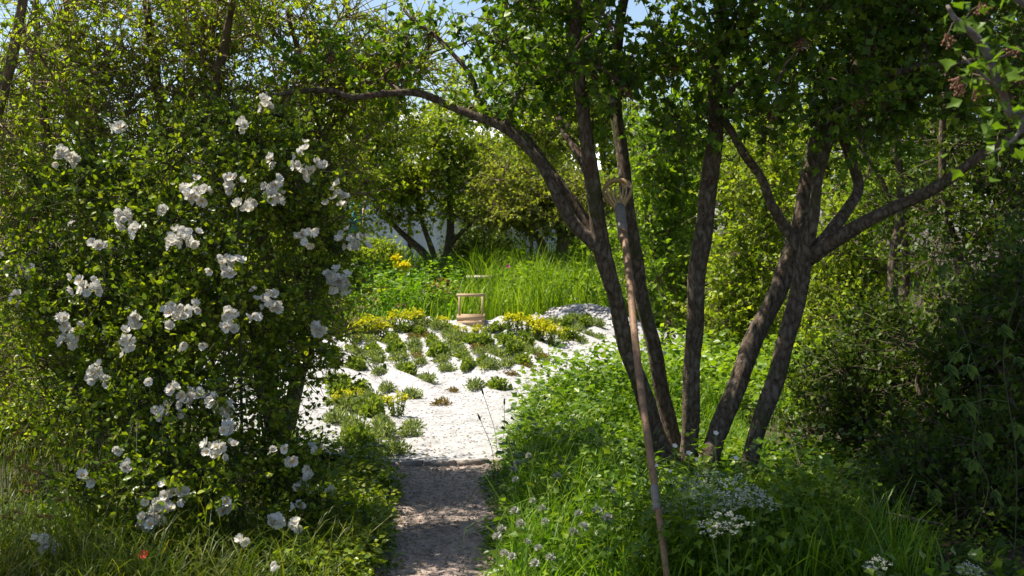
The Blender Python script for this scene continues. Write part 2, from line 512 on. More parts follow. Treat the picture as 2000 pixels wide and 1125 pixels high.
M['fruit'] = noise_mat('fruit', [(.15, .05, .03), (.23, .09, .055), (.26, .15, .09)], 40, .5)
M['grass'] = leaf_mat('grass', [(.030, .080, .008), (.055, .130, .010), (.085, .175, .014), (.14, .21, .03)], .45, .42, .4, nscale=1.5, gain=1.5)
M['grass_far'] = leaf_mat('grass_far', [(.055, .115, .010), (.085, .165, .014), (.120, .210, .020), (.17, .25, .04)], .45, .5, .3, nscale=.8, gain=1.35)
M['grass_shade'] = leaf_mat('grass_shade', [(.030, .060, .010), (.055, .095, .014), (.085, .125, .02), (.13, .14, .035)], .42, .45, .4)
M['sedge'] = leaf_mat('sedge', [(.035, .060, .010), (.065, .090, .014), (.10, .12, .022), (.17, .15, .05)], .4, .4, .4)
M['herb'] = leaf_mat('herb', [(.028, .065, .010), (.05, .105, .013), (.08, .150, .018), (.13, .19, .03)], .42, .38, .5, gain=1.5)
M['tuft'] = leaf_mat('tuft', [(.050, .078, .055), (.080, .118, .085), (.12, .16, .12), (.17, .20, .15)], .35, .6, .2, nscale=3, gain=1.85)
M['tuft_green'] = leaf_mat('tuft_green', [(.050, .088, .030), (.085, .14, .045), (.13, .185, .065), (.17, .215, .085)], .38, .55, .2, nscale=3, gain=1.5)
M['tuft_brown'] = leaf_mat('tuft_brown', [(.065, .052, .03), (.11, .085, .05), (.15, .12, .07), (.14, .15, .06)], .3, .7, .2, nscale=3)
M['spurge'] = leaf_mat('spurge', [(.20, .23, .012), (.29, .31, .014), (.37, .37, .016), (.28, .33, .03)], .35, .6, .2, nscale=4)
M['yellow'] = petal_mat('yellow', (.74, .64, .012))
M['white_petal'] = petal_mat('white_petal', (.72, .695, .635), .3)
M['cream_petal'] = petal_mat('cream_petal', (.47, .48, .40), .3)
M['pink_petal'] = petal_mat('pink_petal', (.75, .28, .30))
M['magenta_petal'] = petal_mat('magenta_petal', (.45, .03, .22))
M['red_petal'] = petal_mat('red_petal', (.55, .015, .02), .25)
M['stamen'] = noise_mat('stamen', [(.55, .33, .03), (.70, .45, .05), (.50, .28, .03)], 60, .8)
M['seed_head'] = leaf_mat('seed_head', [(.09, .065, .04), (.15, .11, .07), (.20, .15, .10), (.22, .19, .12)], .3, .7, .2, gain=1.0)
M['dark_head'] = noise_mat('dark_head', [(.02, .016, .012), (.05, .04, .03)], 60, .9)
M['pole_wood'] = noise_mat('pole_wood', [(.12, .066, .035), (.20, .118, .066), (.27, .17, .10)], 9, .62, .25, 60, stretch=(6, 6, .6), second=((.17, .10, .06), 4, .58, .75), bdist=.004)
M['split_wood'] = noise_mat('split_wood', [(.36, .21, .09), (.48, .31, .145), (.56, .40, .21)], 8, .6, .2, 60, stretch=(5, 5, .8), bdist=.004)
M['tape'] = noise_mat('tape', [(.15, .13, .11), (.20, .175, .15), (.25, .225, .20)], 14, .75, .4, 90, stretch=(1, 1, 5), bdist=.004)
M['trug_wood'] = noise_mat('trug_wood', [(.34, .22, .12), (.46, .32, .19), (.54, .40, .26)], 7, .65, .15, 50, stretch=(1, 6, 6), bdist=.004)
M['bench_wood'] = noise_mat('bench_wood', [(.34, .28, .20), (.48, .41, .31), (.55, .48, .38)], 6, .7, .15, 40, stretch=(1, 8, 8), bdist=.004)
M['canvas'] = noise_mat('canvas', [(.68, .70, .76), (.76, .77, .82), (.80, .81, .85)], 1.2, .75, .1, 3, bdist=.03)
M['post_dark'] = noise_mat('post_dark', [(.03, .03, .032), (.05, .048, .046)], 6, .6)
M['banner'] = noise_mat('banner', [(.01, .24, .36), (.02, .33, .46)], 2, .55)

rng = np.random.default_rng(7)

# ================================================================== THE SETTING
def sheet(name, xs, ys, mat, dz=0.0, mask=None, hfun=None, kind='structure'):
    X, Y = np.meshgrid(xs, ys, indexing='ij')
    Z = (hfun or H)(X, Y) + dz
    V = np.stack([X, Y, Z], -1).reshape(-1, 3)
    idx = np.arange(len(xs) * len(ys)).reshape(len(xs), len(ys))
    a, b, c, d = idx[:-1, :-1], idx[1:, :-1], idx[1:, 1:], idx[:-1, 1:]
    if mask is not None:
        cx = (X[:-1, :-1] + X[1:, 1:]) / 2; cy = (Y[:-1, :-1] + Y[1:, 1:]) / 2
        k = mask(cx, cy)
        a, b, c, d = a[k], b[k], c[k], d[k]
    F = np.concatenate([np.stack([a, b, c], -1).reshape(-1, 3), np.stack([a, c, d], -1).reshape(-1, 3)])
    o = MB().add(V, F).build(name, mat, smooth=True)
    o["kind"] = kind
    return o

def near_far(a, b, lo, hi, step, far):
    return np.unique(np.concatenate([np.linspace(far[0], lo, 14), np.arange(lo, hi, step), np.linspace(hi, far[1], 14)]))

def path_left(y): return np.interp(y, [-3, 5, 6, 7.4], [-.62, -.60, -.66, -.85]) + .03 * np.sin(y * 5.1)
def path_right(y): return np.interp(y, [-3, 5, 6, 7.4], [-.06, -.06, -.08, -.10]) + .03 * np.sin(y * 4.3 + 1)

EDGE_Y = 7.42
def edge_y(x): return EDGE_Y + .05 * np.sin((x + .5) * 3.2) + .10 * (x + .45)

ground = sheet('ground', near_far(0, 0, -9, 9, .18, (-400, 400)), near_far(0, 0, 2, 26, .18, (-60, 800)), M['soil'], -0.03)
tag(ground, 'dark garden soil under the planting', None)

path = sheet('path', np.arange(-1.05, .25, .02), np.arange(1.0, 7.75, .02), M['path'], 0.0,
             lambda x, y: (x > path_left(y) - .10) & (x < path_right(y) + .10) & (y < edge_y(x) + .01),
             lambda x, y: H(x, y) + .006 * np.sin(x * 31 + 3 * np.sin(y * 7)) * np.sin(y * 27 + x * 9) + .02 * ((x + .35) / .35) ** 2 * .6)
tag(path, 'pinkish grey trodden gravel path in dappled shade', None)

# planting rows on the white mound run diagonally; the crushed stone is raked into low ridges between them
ROWD = np.array([-.52, 1.0]); ROWD = ROWD / np.linalg.norm(ROWD)
ROWN = np.array([ROWD[1], -ROWD[0]])
def Hsand(x, y):
    s = x * ROWN[0] + y * ROWN[1]
    am = .07 * sstep(y, 9.6, 11.2) * (1 - sstep(y, 15.0, 15.6)) * np.exp(-((x + .8) / 2.4) ** 4)
    rid = am * (np.cos(s * 2 * np.pi / .42) * .5 + .5) ** 2
    fine = .004 * np.sin(x * 13 + 2 * np.sin(y * 5)) * np.sin(y * 11 + x * 4) + .003 * np.sin(x * 37 + y * 9) * np.sin(y * 41 - x * 6)
    return H(x, y) + rid + fine + .03
def sand_mask(x, y):
    right = np.interp(y, [7, 8.3, 9.5, 10.6, 11.8, 13.2, 14.6, 16], [.02, .05, .25, .75, 1.6, 4.5, 2.6, .6])
    left = np.interp(y, [7, 8.5, 11, 14, 16.5], [-1.2, -2.4, -3.4, -3.6, -2.2])
    return (x > left) & (x < right + .05 * np.sin(y * 9)) & (y > edge_y(x)) & (y < np.interp(x, [-3.5, -1.5, .25, .6, 1.2, 2, 4.5], [14.2, 14.85, 14.85, 15.5, 16.1, 16.0, 14.4]))
sand = sheet('gravel_bed', np.arange(-3.7, 4.6, .04), np.arange(7.2, 16.6, .04), M['sand'], 0, sand_mask, Hsand)
tag(sand, 'white crushed stone bed raked into a low mound', None)

def scatter_mask(rng, n, x0, x1, y0, y1, fn):
    x = rng.uniform(x0, x1, n); y = rng.uniform(y0, y1, n)
    k = fn(x, y)
    return x[k], y[k]

# loose chips on the path and dark litter on the white bed
def chips(name, mat, x, y, z, size, rng, label, cat, flat=.6):
    n = len(x)
    base = np.array([[1, 0, 0], [0, 1, 0], [-1, 0, 0], [0, -1, 0], [0, 0, 1], [0, 0, -.4]], float)
    tri = np.array([(0, 1, 4), (1, 2, 4), (2, 3, 4), (3, 0, 4), (1, 0, 5), (2, 1, 5), (3, 2, 5), (0, 3, 5)])
    s = rng.uniform(.4, 1.2, (n, 1, 1)) * size
    V = base[None] * rng.uniform(.6, 1.3, (n, 6, 1)) * s * np.array([1, 1, flat])
    a = rng.uniform(0, 6.28, n); ca, sa = np.cos(a)[:, None], np.sin(a)[:, None]
    V = np.stack([V[..., 0] * ca - V[..., 1] * sa, V[..., 0] * sa + V[..., 1] * ca, V[..., 2]], -1)
    V = V + np.stack([x, y, z], -1)[:, None]
    F = tri[None] + (np.arange(n) * 6)[:, None, None]
    o = MB().add(V.reshape(-1, 3), F.reshape(-1, 3)).build(name, mat)
    return tag(o, label, cat, kind='stuff')
x, y = scatter_mask(rng, 5200, -1, .2, 4.2, 7.5, lambda x, y: (x > path_left(y) - .06) & (x < path_right(y) + .06) & (y < edge_y(x) - .02))
chips('gravel', M['stone'], x, y, H(x, y) + .004 + .012 * ((x + .35) / .35) ** 2, .009, rng, 'loose pale chips scattered over the trodden path', 'gravel')
x, y = scatter_mask(rng, 2600, -2, 2.4, 7.5, 13, lambda x, y: sand_mask(x, y))
chips('litter', M['debris'], x, y, Hsand(x, y) + .002, .009, rng, 'dark crumbs of litter speckling the white stone bed', 'litter', .35)

x, y = scatter_mask(rng, 16000, -3, 3.5, 7.5, 16, lambda x, y: sand_mask(x, y))
k = rng.uniform(0, 1, len(x)) < .35 + .65 * np.exp(-(((x - 1.1) / .8) ** 2 + ((y - 15.5) / .9) ** 2))
x, y = x[k], y[k]
chips('gravel', M['chip'], x, y, Hsand(x, y) + .001, .011, rng, 'loose white and grey chips strewn over the white bed', 'gravel', .6)

n = 420
x, y = scatter_mask(rng, n * 3, -1, .2, 4.4, 8.2, lambda x, y: (x > path_left(y) - .05) & (x < path_right(y) + .05) & (rng.uniform(0, 1, len(x)) < .25 + 1.2 * np.abs((x + .35) / .35) ** 3))
mb = MB()
leaves(mb, np.stack([x, y, np.where(y > edge_y(x), Hsand(x, y), H(x, y) + .012 * ((x + .35) / .35) ** 2) + .008], -1), np.stack([rng.normal(size=len(x)), rng.normal(size=len(x)), rng.normal(0, .15, len(x))], -1), np.tile([0, 0, 1.0], (len(x), 1)) + rng.normal(0, .3, (len(x), 3)), rng.uniform(.012, .03, len(x)), 'oval', .2, .2)
tag(mb.build('fallen_leaves', M['leaf_litter']), 'small fallen leaves lying on the path', 'leaves', kind='stuff')

x = rng.normal(1.1, .55, 900); y = rng.normal(15.4, .45, 900); k = sand_mask(x, y); x, y = x[k], y[k]
chips('rubble', M['chip'], x, y, Hsand(x, y) + .004, .035, rng, 'grey broken rubble heaped on the mound at the back of the white bed', 'rubble', .7)

# the edging strip where the white bed ends at the path: four flat stones set end to end
edging = thing('path_edging', (-.47, EDGE_Y, H(-.47, EDGE_Y)), 'low pale stone edging between the shaded path and the white bed', 'edging')
ex = np.linspace(-1.02, .06, 6)
for i in range(5):
    a, b = ex[i] + .006, ex[i + 1] - .006
    ya, yb = edge_y(a) - .022, edge_y(b) - .022
    mb = MB(); an = math.atan2(yb - ya, b - a)
    R = np.array([[math.cos(an), -math.sin(an), 0], [math.sin(an), math.cos(an), 0], [0, 0, 1]])
    cx, cy = (a + b) / 2, (ya + yb) / 2
    mb.box((cx, cy, float(H(cx, cy)) + .008 + .004 * (i % 2)), (math.hypot(b - a, yb - ya), .034, .05), R)
    mb.build('stone', M['stone'], edging)

# ================================================================== BACKGROUND BUILT THINGS
# white marquee behind the trees
marquee = thing('marquee', (-3.5, 29.5, float(H(-3.5, 29.5)) - .03), 'white canvas marquee with dark posts glimpsed behind the background trees', 'marquee')
gz = .72
X0, X1 = -8.6, 2.0
nP = 7
pw = (X1 - X0) / nP
for i in range(nP):
    a, b = X0 + i * pw, X0 + (i + 1) * pw
    mb = MB()
    xs = np.linspace(a + .05, b - .05, 13)
    w = .025 * np.sin(np.linspace(0, 5 * np.pi, 13) + i)
    V = np.array([[x_, 28.0 + w_, z_] for x_, w_ in zip(xs, w) for z_ in (gz - .06, gz + 2.3)])
    F = [t for k in range(12) for t in ((2 * k, 2 * k + 2, 2 * k + 3), (2 * k, 2 * k + 3, 2 * k + 1))]
    mb.add(V, F)
    mb.build('wall_panel', M['canvas'], marquee, smooth=True)
for i in range(nP + 1):
    MB().box((X0 + i * pw, 27.97, gz + 1.12), (.09, .09, 2.36)).build('post', M['post_dark'], marquee)
mb = MB()
mb.quad((X0 - .2, 27.8, gz + 2.32), (X1 + .2, 27.8, gz + 2.32), (X1 + .2, 30.5, gz + 4.0), (X0 - .2, 30.5, gz + 4.0))
mb.quad((X0 - .2, 33.2, gz + 2.32), (X0 - .2, 30.5, gz + 4.003), (X1 + .2, 30.5, gz + 4.003), (X1 + .2, 33.2, gz + 2.32))
mb.quad((X0 - .2, 27.78, gz + 2.32), (X0 - .2, 27.78, gz + 2.08), (X1 + .2, 27.78, gz + 2.08), (X1 + .2, 27.78, gz + 2.32))
mb.build('roof', M['canvas'], marquee)
MB().box((X0, 30.4, gz + 1.1), (.03, 4.7, 2.4)).build('side_wall', M['canvas'], marquee)
MB().box((X1, 30.4, gz + 1.1), (.03, 4.7, 2.4)).build('side_wall', M['canvas'], marquee)
bp = P(698, 425, 27.6)
banner = thing('banner', (bp[0], 27.6, gz - .03), 'turquoise banner on a brown pole in front of the marquee', 'banner')
MB().box((bp[0] - .05, 27.6, bp[2]), (.34, .02, .75)).build('cloth', M['banner'], banner)
MB().box((bp[0] + .15, 27.6, (bp[2] + .4 + gz) / 2 - .02), (.05, .05, bp[2] + .4 - gz + .04)).build('pole', M['trug_wood'], banner)

# bench: a pale plank on two legs, half sunk in the planting
bc = P(936, 541, 19.0)
bgz = float(H(bc[0], 19.0))
bench = thing('bench', (bc[0], 19.0, bgz - .03), 'pale plank bench half hidden in the planting behind the trug', 'bench')
for k in range(2):
    MB().box((bc[0], 19.0 + .11 * (k - .5) * 2, bc[2]), (.44, .19, .04)).build('plank', M['bench_wood'], bench)
for s in (-1, 1):
    MB().box((bc[0] + s * .16, 19.0, (bc[2] + bgz) / 2 - .035), (.05, .34, bc[2] - bgz - .03)).build('leg', M['bench_wood'], bench)

# wooden trug with an upright square handle
tp = G(920, 641)
tz = float(Hsand(tp[0], tp[1])) + .004
sc = tp[1] / FPX
tw, th, td = 50 * sc, 62 * sc, .26
trug = thing('wooden_trug', (tp[0], tp[1], tz), 'slatted wooden trug with tall square handle standing on the white mound', 'trug')
for s in (-1, 1):
    MB().box((tp[0] + s * (tw / 2 - .016), tp[1], tz + th / 2), (.026, .032, th)).build('handle_post', M['trug_wood'], trug)
MB().box((tp[0], tp[1], tz + th - .012), (tw + .03, .045, .034)).build('handle_bar', M['trug_wood'], trug)
for s in (-1, 1):
    for k in range(2):
        MB().box((tp[0], tp[1] + s * td / 2, tz + .04 + k * .068), (tw + .03, .016, .060)).build('slat', M['trug_wood'], trug)
    MB().box((tp[0] + s * (tw / 2 + .003), tp[1], tz + .075), (.016, td - .02, .136)).build('end_board', M['trug_wood'], trug)
for k in range(4):
    MB().box((tp[0], tp[1] - td / 2 + .035 + k * (td - .07) / 3, tz + .018), (tw - .02, .055, .014)).build('base_slat', M['trug_wood'], trug)

# ================================================================== THE MULTI-STEM TREE AND THE RAKE
def pts(seq):
    return np.array([P(a, b, d) for a, b, d in seq])
trng = np.random.default_rng(21)
tb = np.array([P(1345, 935, 6.85)[0], 6.85, 0.0]); tb[2] = float(H(tb[0], tb[1])) - .05
tree = thing('multi_stem_tree', tb, 'multi-stem hawthorn with five dark leaning trunks beside the long rake', 'tree')
W = lambda px, d: px * d / FPX / 2
stems = [
    ([(1322, 945, 6.85), (1295, 880, 6.8), (1262, 790, 6.72), (1226, 680, 6.6), (1200, 575, 6.5), (1178, 490, 6.45), (1162, 400, 6.4), (1150, 300, 6.35), (1136, 200, 6.3), (1124, 90, 6.3), (1130, -60, 6.3), (1110, -250, 6.3)],
     [66, 54, 48, 44, 42, 46, 42, 38, 35, 32, 26, 14]),
    ([(1338, 945, 6.95), (1318, 880, 7.0), (1300, 790, 7.0), (1276, 680, 6.95), (1252, 570, 6.9), (1236, 470, 6.85), (1224, 380, 6.85), (1214, 290, 6.9), (1202, 190, 6.95), (1208, 70, 7.0), (1230, -80, 7.0), (1240, -260, 7)],
     [58, 46, 42, 39, 37, 37, 36, 33, 31, 27, 22, 12]),
    ([(1352, 945, 6.8), (1346, 880, 6.8), (1350, 770, 6.75), (1356, 650, 6.7), (1362, 550, 6.65), (1374, 440, 6.6), (1388, 340, 6.55), (1396, 260, 6.5), (1398, 170, 6.5), (1408, 40, 6.5), (1400, -100, 6.5), (1420, -260, 6.5)],
     [62, 50, 46, 45, 47, 48, 46, 42, 38, 33, 25, 12]),
    ([(1366, 955, 6.7), (1392, 880, 6.7), (1428, 780, 6.75), (1475, 660, 6.8), (1528, 545, 6.85), (1560, 440, 6.9), (1580, 340, 6.95), (1604, 250, 7.0), (1660, 150, 7.0), (1690, 20, 7.0), (1720, -150, 7.0)],
     [66, 54, 52, 50, 48, 44, 40, 36, 30, 26, 14]),
    ([(1452, 975, 6.55), (1466, 900, 6.55), (1492, 800, 6.55), (1524, 710, 6.55), (1552, 600, 6.55), (1572, 510, 6.5), (1588, 425, 6.45), (1596, 350, 6.45), (1622, 270, 6.5), (1650, 180, 6.5), (1700, 60, 6.5), (1730, -120, 6.5)],
     [62, 48, 46, 48, 46, 44, 30, 28, 26, 24, 18, 9]),
]
nodes = []
for seq, w in stems:
    mb = MB()
    r = [W(k * (1.05 if i_ == 0 else .74), s[2]) for i_, (k, s) in enumerate(zip(w, seq))]
    p, _ = limb(mb, pts(seq), r, 16, .028, .075, trng)
    mb.build('trunk', M['bark'], tree, smooth=True)
    nodes.append(p[p[:, 2] > 2.1][::6])
limbs = [
    ([(1176, 492, 6.45), (1118, 432, 6.45), (1074, 352, 6.45), (1036, 296, 6.45), (985, 250, 6.45), (925, 226, 6.45), (876, 206, 6.45), (815, 182, 6.4), (740, 184, 6.35), (690, 190, 6.3), (640, 176, 6.3), (575, 180, 6.25), (500, 192, 6.2), (430, 196, 6.2)],
     [36, 30, 28, 25, 23, 22, 20, 18, 17, 15, 14, 12, 9, 5]),
    ([(1170, 480, 6.5), (1142, 430, 6.55), (1104, 372, 6.6), (1062, 316, 6.65), (1020, 262, 6.7), (975, 236, 6.75), (940, 210, 6.8), (920, 150, 6.8), (880, 100, 6.9), (840, 60, 7), (790, 20, 7.1), (770, -60, 7.2)],
     [32, 27, 25, 22, 19, 17, 15, 13, 11, 10, 8, 5]),
    ([(1158, 360, 6.4), (1128, 300, 6.5), (1098, 250, 6.6), (1085, 215, 6.7), (1040, 180, 6.8), (1000, 110, 6.9), (960, 60, 7.0)],
     [24, 20, 17, 14, 12, 9, 5]),
    ([(985, 246, 6.45), (1000, 215, 6.4), (1020, 170, 6.4), (1060, 130, 6.4), (1090, 80, 6.4)], [13, 11, 10, 8, 5]),
    ([(1402, 215, 6.5), (1428, 255, 6.45), (1455, 305, 6.45), (1488, 350, 6.5), (1506, 395, 6.55), (1532, 440, 6.6), (1568, 490, 6.55)],
     [20, 20, 21, 22, 24, 27, 30]),
    ([(1576, 505, 6.5), (1620, 475, 6.4), (1680, 440, 6.3), (1740, 408, 6.2), (1800, 380, 6.1), (1860, 345, 6.0), (1920, 300, 5.9), (1990, 262, 5.8), (2080, 210, 5.7)],
     [46, 38, 34, 31, 29, 27, 24, 20, 14]),
    ([(1578, 500, 6.5), (1612, 462, 6.5), (1652, 412, 6.55), (1678, 368, 6.6), (1664, 315, 6.6), (1640, 262, 6.6), (1610, 235, 6.7)],
     [36, 32, 30, 27, 26, 24, 20]),
    ([(1608, 262, 6.9), (1660, 240, 6.7), (1730, 212, 6.5), (1800, 180, 6.3), (1880, 172, 6.2)], [22, 19, 16, 13, 7]),
    ([(1660, 175, 6.5), (1720, 152, 6.2), (1790, 132, 6.0), (1850, 128, 5.8), (1930, 110, 5.6)], [20, 19, 18, 15, 8]),
    ([(1398, 200, 6.5), (1460, 150, 6.4), (1530, 90, 6.3), (1570, 40, 6.2)], [16, 13, 10, 6]),
]
for seq, w in limbs:
    mb = MB()
    p, _ = limb(mb, pts(seq), [W(k * .78, s[2]) for k, s in zip(w, seq)], 10, .03, .09, trng)
    mb.build('branch', M['bark'], tree, smooth=True)
    nodes.append(p[::6])
nodes = np.vstack(nodes)
cb = [blob(1130, 70, 6.5, 230, 150, .8), blob(1420, 130, 6.3, 260, 190, .8), blob(1700, 110, 6.3, 280, 190, .9), blob(930, 110, 6.7, 150, 80, .5),
      blob(1330, 250, 6.0, 130, 70, .35), blob(1600, 255, 6.2, 150, 60, .4), blob(1850, 190, 6.0, 150, 120, .5), blob(980, 190, 6.5, 140, 80, .4), blob(690, 140, 6.4, 150, 45, .3), blob(560, 170, 6.25, 110, 30, .2),
      blob(1250, -180, 6.6, 420, 170, 1.2), blob(1700, -180, 6.5, 420, 200, 1.3), blob(1450, -400, 6.3, 560, 200, 1.6), blob(2050, -40, 6.2, 250, 220, 1.1),
      (np.array([.2, 5.1, 4.1]), np.array([1.1, 1.0, .45])), (np.array([.2, 5.1, 4.1]), np.array([1.1, 1.0, .45])), (np.array([.2, 5.1, 4.1]), np.array([1.1, 1.0, .45])), (np.array([1.0, 6.3, 4.4]), np.array([1.1, .8, .4])), (np.array([-.9, 5.2, 4.0]), np.array([.9, .8, .4])), (np.array([-.9, 5.2, 4.0]), np.array([.9, .8, .4])), (np.array([1.7, 5.4, 4.3]), np.array([1.3, 1.2, .5]))]  # unseen boughs above the frame, added to shade the lower right
bm, lm, mcur = crown(trng, nodes, cb, 630, 15, 9, .052, 'lobe', (.14, .36), .016, .0032, floor=1.9, wide=1.15)
bm.build('twigs', M['twig'], tree, kind='stuff')
lm.build('crown', M['leaf_main'], tree, kind='stuff')
# reddish fruit clusters hanging in the crown: little stalked bunches
def bunch_mesh(rng):
    mb = MB()
    ico = np.array([[0, 0, 1], [.89, 0, .45], [.28, .85, .45], [-.72, .53, .45], [-.72, -.53, .45], [.28, -.85, .45], [.72, .53, -.45], [-.28, .85, -.45], [-.89, 0, -.45], [-.28, -.85, -.45], [.72, -.53, -.45], [0, 0, -1]])
    tri = np.array([(0, 1, 2), (0, 2, 3), (0, 3, 4), (0, 4, 5), (0, 5, 1), (1, 6, 2), (2, 7, 3), (3, 8, 4), (4, 9, 5), (5, 10, 1), (6, 7, 2), (7, 8, 3), (8, 9, 4), (9, 10, 5), (10, 6, 1), (11, 7, 6), (11, 8, 7), (11, 9, 8), (11, 10, 9), (11, 6, 10)])
    n = 11
    e = rng.normal(0, .028, (n, 3)); e[:, 2] = -abs(e[:, 2]) - .01
    for k in range(n):
        mb.add(ico * rng.uniform(.005, .008) * np.array([1, 1, 1.25]) + e[k], tri)
    z = np.zeros((n, 3)); z[:, 2] = .02
    v, f = tubes(np.stack([z, e * .5 + z * .3, e], 1), np.full((n, 3), .0012), 3); mb.add(v, f)
    return mb.mesh('fruit_bunch', M['fruit'], True)
bun = [bunch_mesh(trng) for _ in range(3)]
fpx = [(1225, 205), (1262, 195), (1258, 225), (1195, 200), (1215, 35), (1330, 135), (1315, 235), (1305, 255), (1460, 95), (1585, 65), (1590, 75), (1480, 200), (1535, 240), (1595, 190), (1610, 195), (1645, 165), (1730, 80), (1740, 130), (760, 105), (775, 110), (700, 80), (1145, 150), (1215, 90), (1660, 120)]
for k, (a, b) in enumerate(fpx):
    tgt = P(a, b, 5.95)
    q = mcur[:, 3:, :].reshape(-1, 3)
    pr = (q - np.array([0, 0, CAM_H])); sx = pr[:, 0] / pr[:, 1] - (tgt[0]) / tgt[1]; sz = pr[:, 2] / pr[:, 1] - (tgt[2] - CAM_H) / tgt[1]
    i = np.argmin(sx ** 2 + sz ** 2 + .0006 * pr[:, 1])
    inst('fruit_bunch', bun[k % 3], q[i] + np.array([0, -.01, -.025]), quat_to((trng.normal(0, .15), trng.normal(0, .15), 1), trng.uniform(0, 6)), .8, tree)

# the rake leaning on the trunks
rb = G(1321, 1265); rb[2] = float(H(rb[0], rb[1])) - .06
rt = P(1210, 402, 6.28)
rake = thing('wooden_rake', (rb[0], rb[1], rb[2]), 'long wooden rake with splayed tines and hoop leaning on the trunks', 'rake')
ax = rt - rb; RL = np.linalg.norm(ax); ax = ax / RL
def on(t): return rb + ax * t * RL
def px_t(py):
    ts = np.linspace(0, 1, 2000); q = rb + ax * RL * ts[:, None]
    rel = q - np.array([0, 0, CAM_H]); pyv = 562.5 - FPX * (rel @ _u) / (rel @ _f)
    return ts[np.argmin(abs(pyv - py))]
sidev = unit(np.cross(ax, np.array([0, 1.0, 0]))); 
if sidev[0] < 0: sidev = -sidev
frontv = unit(np.cross(sidev, ax))
mb = MB(); tt = np.linspace(0, px_t(430), 26)
prr = np.random.default_rng(5)
pp = np.array([on(t) for t in tt]) + np.outer(np.sin(tt * 9) * .006, sidev)
v, f = tubes(pp[None], (np.interp(tt, [0, .35, 1], [.0125, .0165, .0205]) * prr.uniform(.96, 1.04, 26))[None], 12, True); mb.add(v, f)
mb.build('pole', M['pole_wood'], rake, smooth=True)
def band(name, py0, py1, r0, r1, mat, rings=6):
    t = np.linspace(px_t(py0), px_t(py1), rings)
    q = np.array([on(k) for k in t])
    rr = np.linspace(r0, r1, rings) * (1 + .025 * np.sin(np.arange(rings) * 2.4))
    MB().add(*tubes(q[None], rr[None], 14, True)).build(name, mat, rake, smooth=True)
band('tape_band', 997, 950, .0172, .0178, M['tape'])
band('tape_band', 452, 404, .027, .030, M['tape'])
band('binding', 470, 450, .0235, .026, M['pole_wood'], 5)
S = 6.28 / FPX
top = on(px_t(408))
def hp(dx, dy, dd=0.0): return top + sidev * dx * .82 * S + ax * dy * S + frontv * dd
hoop = [hp(-9, 0), hp(-18, 22, -.01), hp(-31, 50, -.02), (hp(-33, 70, -.02)), hp(-21, 90, -.01), hp(0, 97), hp(22, 86, .01), hp(33, 62, .02), hp(28, 40, .02), hp(14, 16, .01), hp(8, 0)]
# a flat bent lath: wide tube squashed
c = catmull(hoop, .01)
def lath(p, w, tck, name, parent):
    p = np.asarray(p); T = unit(np.gradient(p, axis=0)); n = unit(np.cross(T, np.broadcast_to(frontv, T.shape))); b = np.cross(T, n)
    wv = np.broadcast_to(np.asarray(w), (len(p),))[:, None]
    cs = [p + b * wv + n * tck, p + b * wv - n * tck, p - b * wv - n * tck, p - b * wv + n * tck]
    V = np.stack(cs, 1).reshape(-1, 3); F = []
    for i in range(len(p) - 1):
        for k in range(4):
            a0, a1 = i * 4 + k, i * 4 + (k + 1) % 4
            F += [(a0, a1, a1 + 4), (a0, a1 + 4, a0 + 4)]
    F += [(0, 1, 2), (0, 2, 3)]; e = (len(p) - 1) * 4; F += [(e, e + 2, e + 1), (e, e + 3, e + 2)]
    MB().add(V, F).build(name, M['split_wood'], parent)
lath(c, .015, .006, 'hoop', rake)
for dx, h, dd in [(-29, 44, .045), (-19, 50, .05), (-9, 54, .035), (3, 56, .03), (12, 58, .045), (20, 52, .055)]:
    a = hp(dx * .18, -2, dd * .2); e = hp(dx, h, dd); mid = (a + e) / 2 + sidev * dx * S * .10 - frontv * .004
    q = catmull([a, mid, e], .015)
    lath(q, np.linspace(.010, .006, len(q)), .0045, 'tine', rake)

# ================================================================== TREES
def plain_tree(name, base_px, label, trunks, blobs, nclump, ntwig, nleaf, leaf, mat, kind, group=None, seed=1, bark='bark_pale', twig='twig_warm', depth=None, **kw):
    r = np.random.default_rng(seed)
    b = G(*base_px) if depth is None else P(base_px[0], 450, depth)
    b = np.array([b[0], b[1], float(H(b[0], b[1])) - .06])
    t = thing(name, b, label, 'tree', group)
    nd = []
    for seq, w in trunks:
        mb = MB(); q = pts(seq)
        grounded = seq[0][1] > 530 or depth is not None
        if grounded: q[0][2] = float(H(q[0][0], q[0][1])) - .06
        p, _ = limb(mb, q, [W(k, s[2]) for k, s in zip(w, seq)], 9, .06, .08, r)
        mb.build('trunk' if grounded else 'branch', M[bark], t, smooth=True)
        nd.append(p[len(p) // 3::3])
    bm, lm, _ = crown(r, np.vstack(nd), blobs, nclump, ntwig, nleaf, leaf, kind, **kw)
    bm.build('twigs', M[twig], t, kind='stuff')
    lm.build('crown', M[mat], t, kind='stuff')
    return t

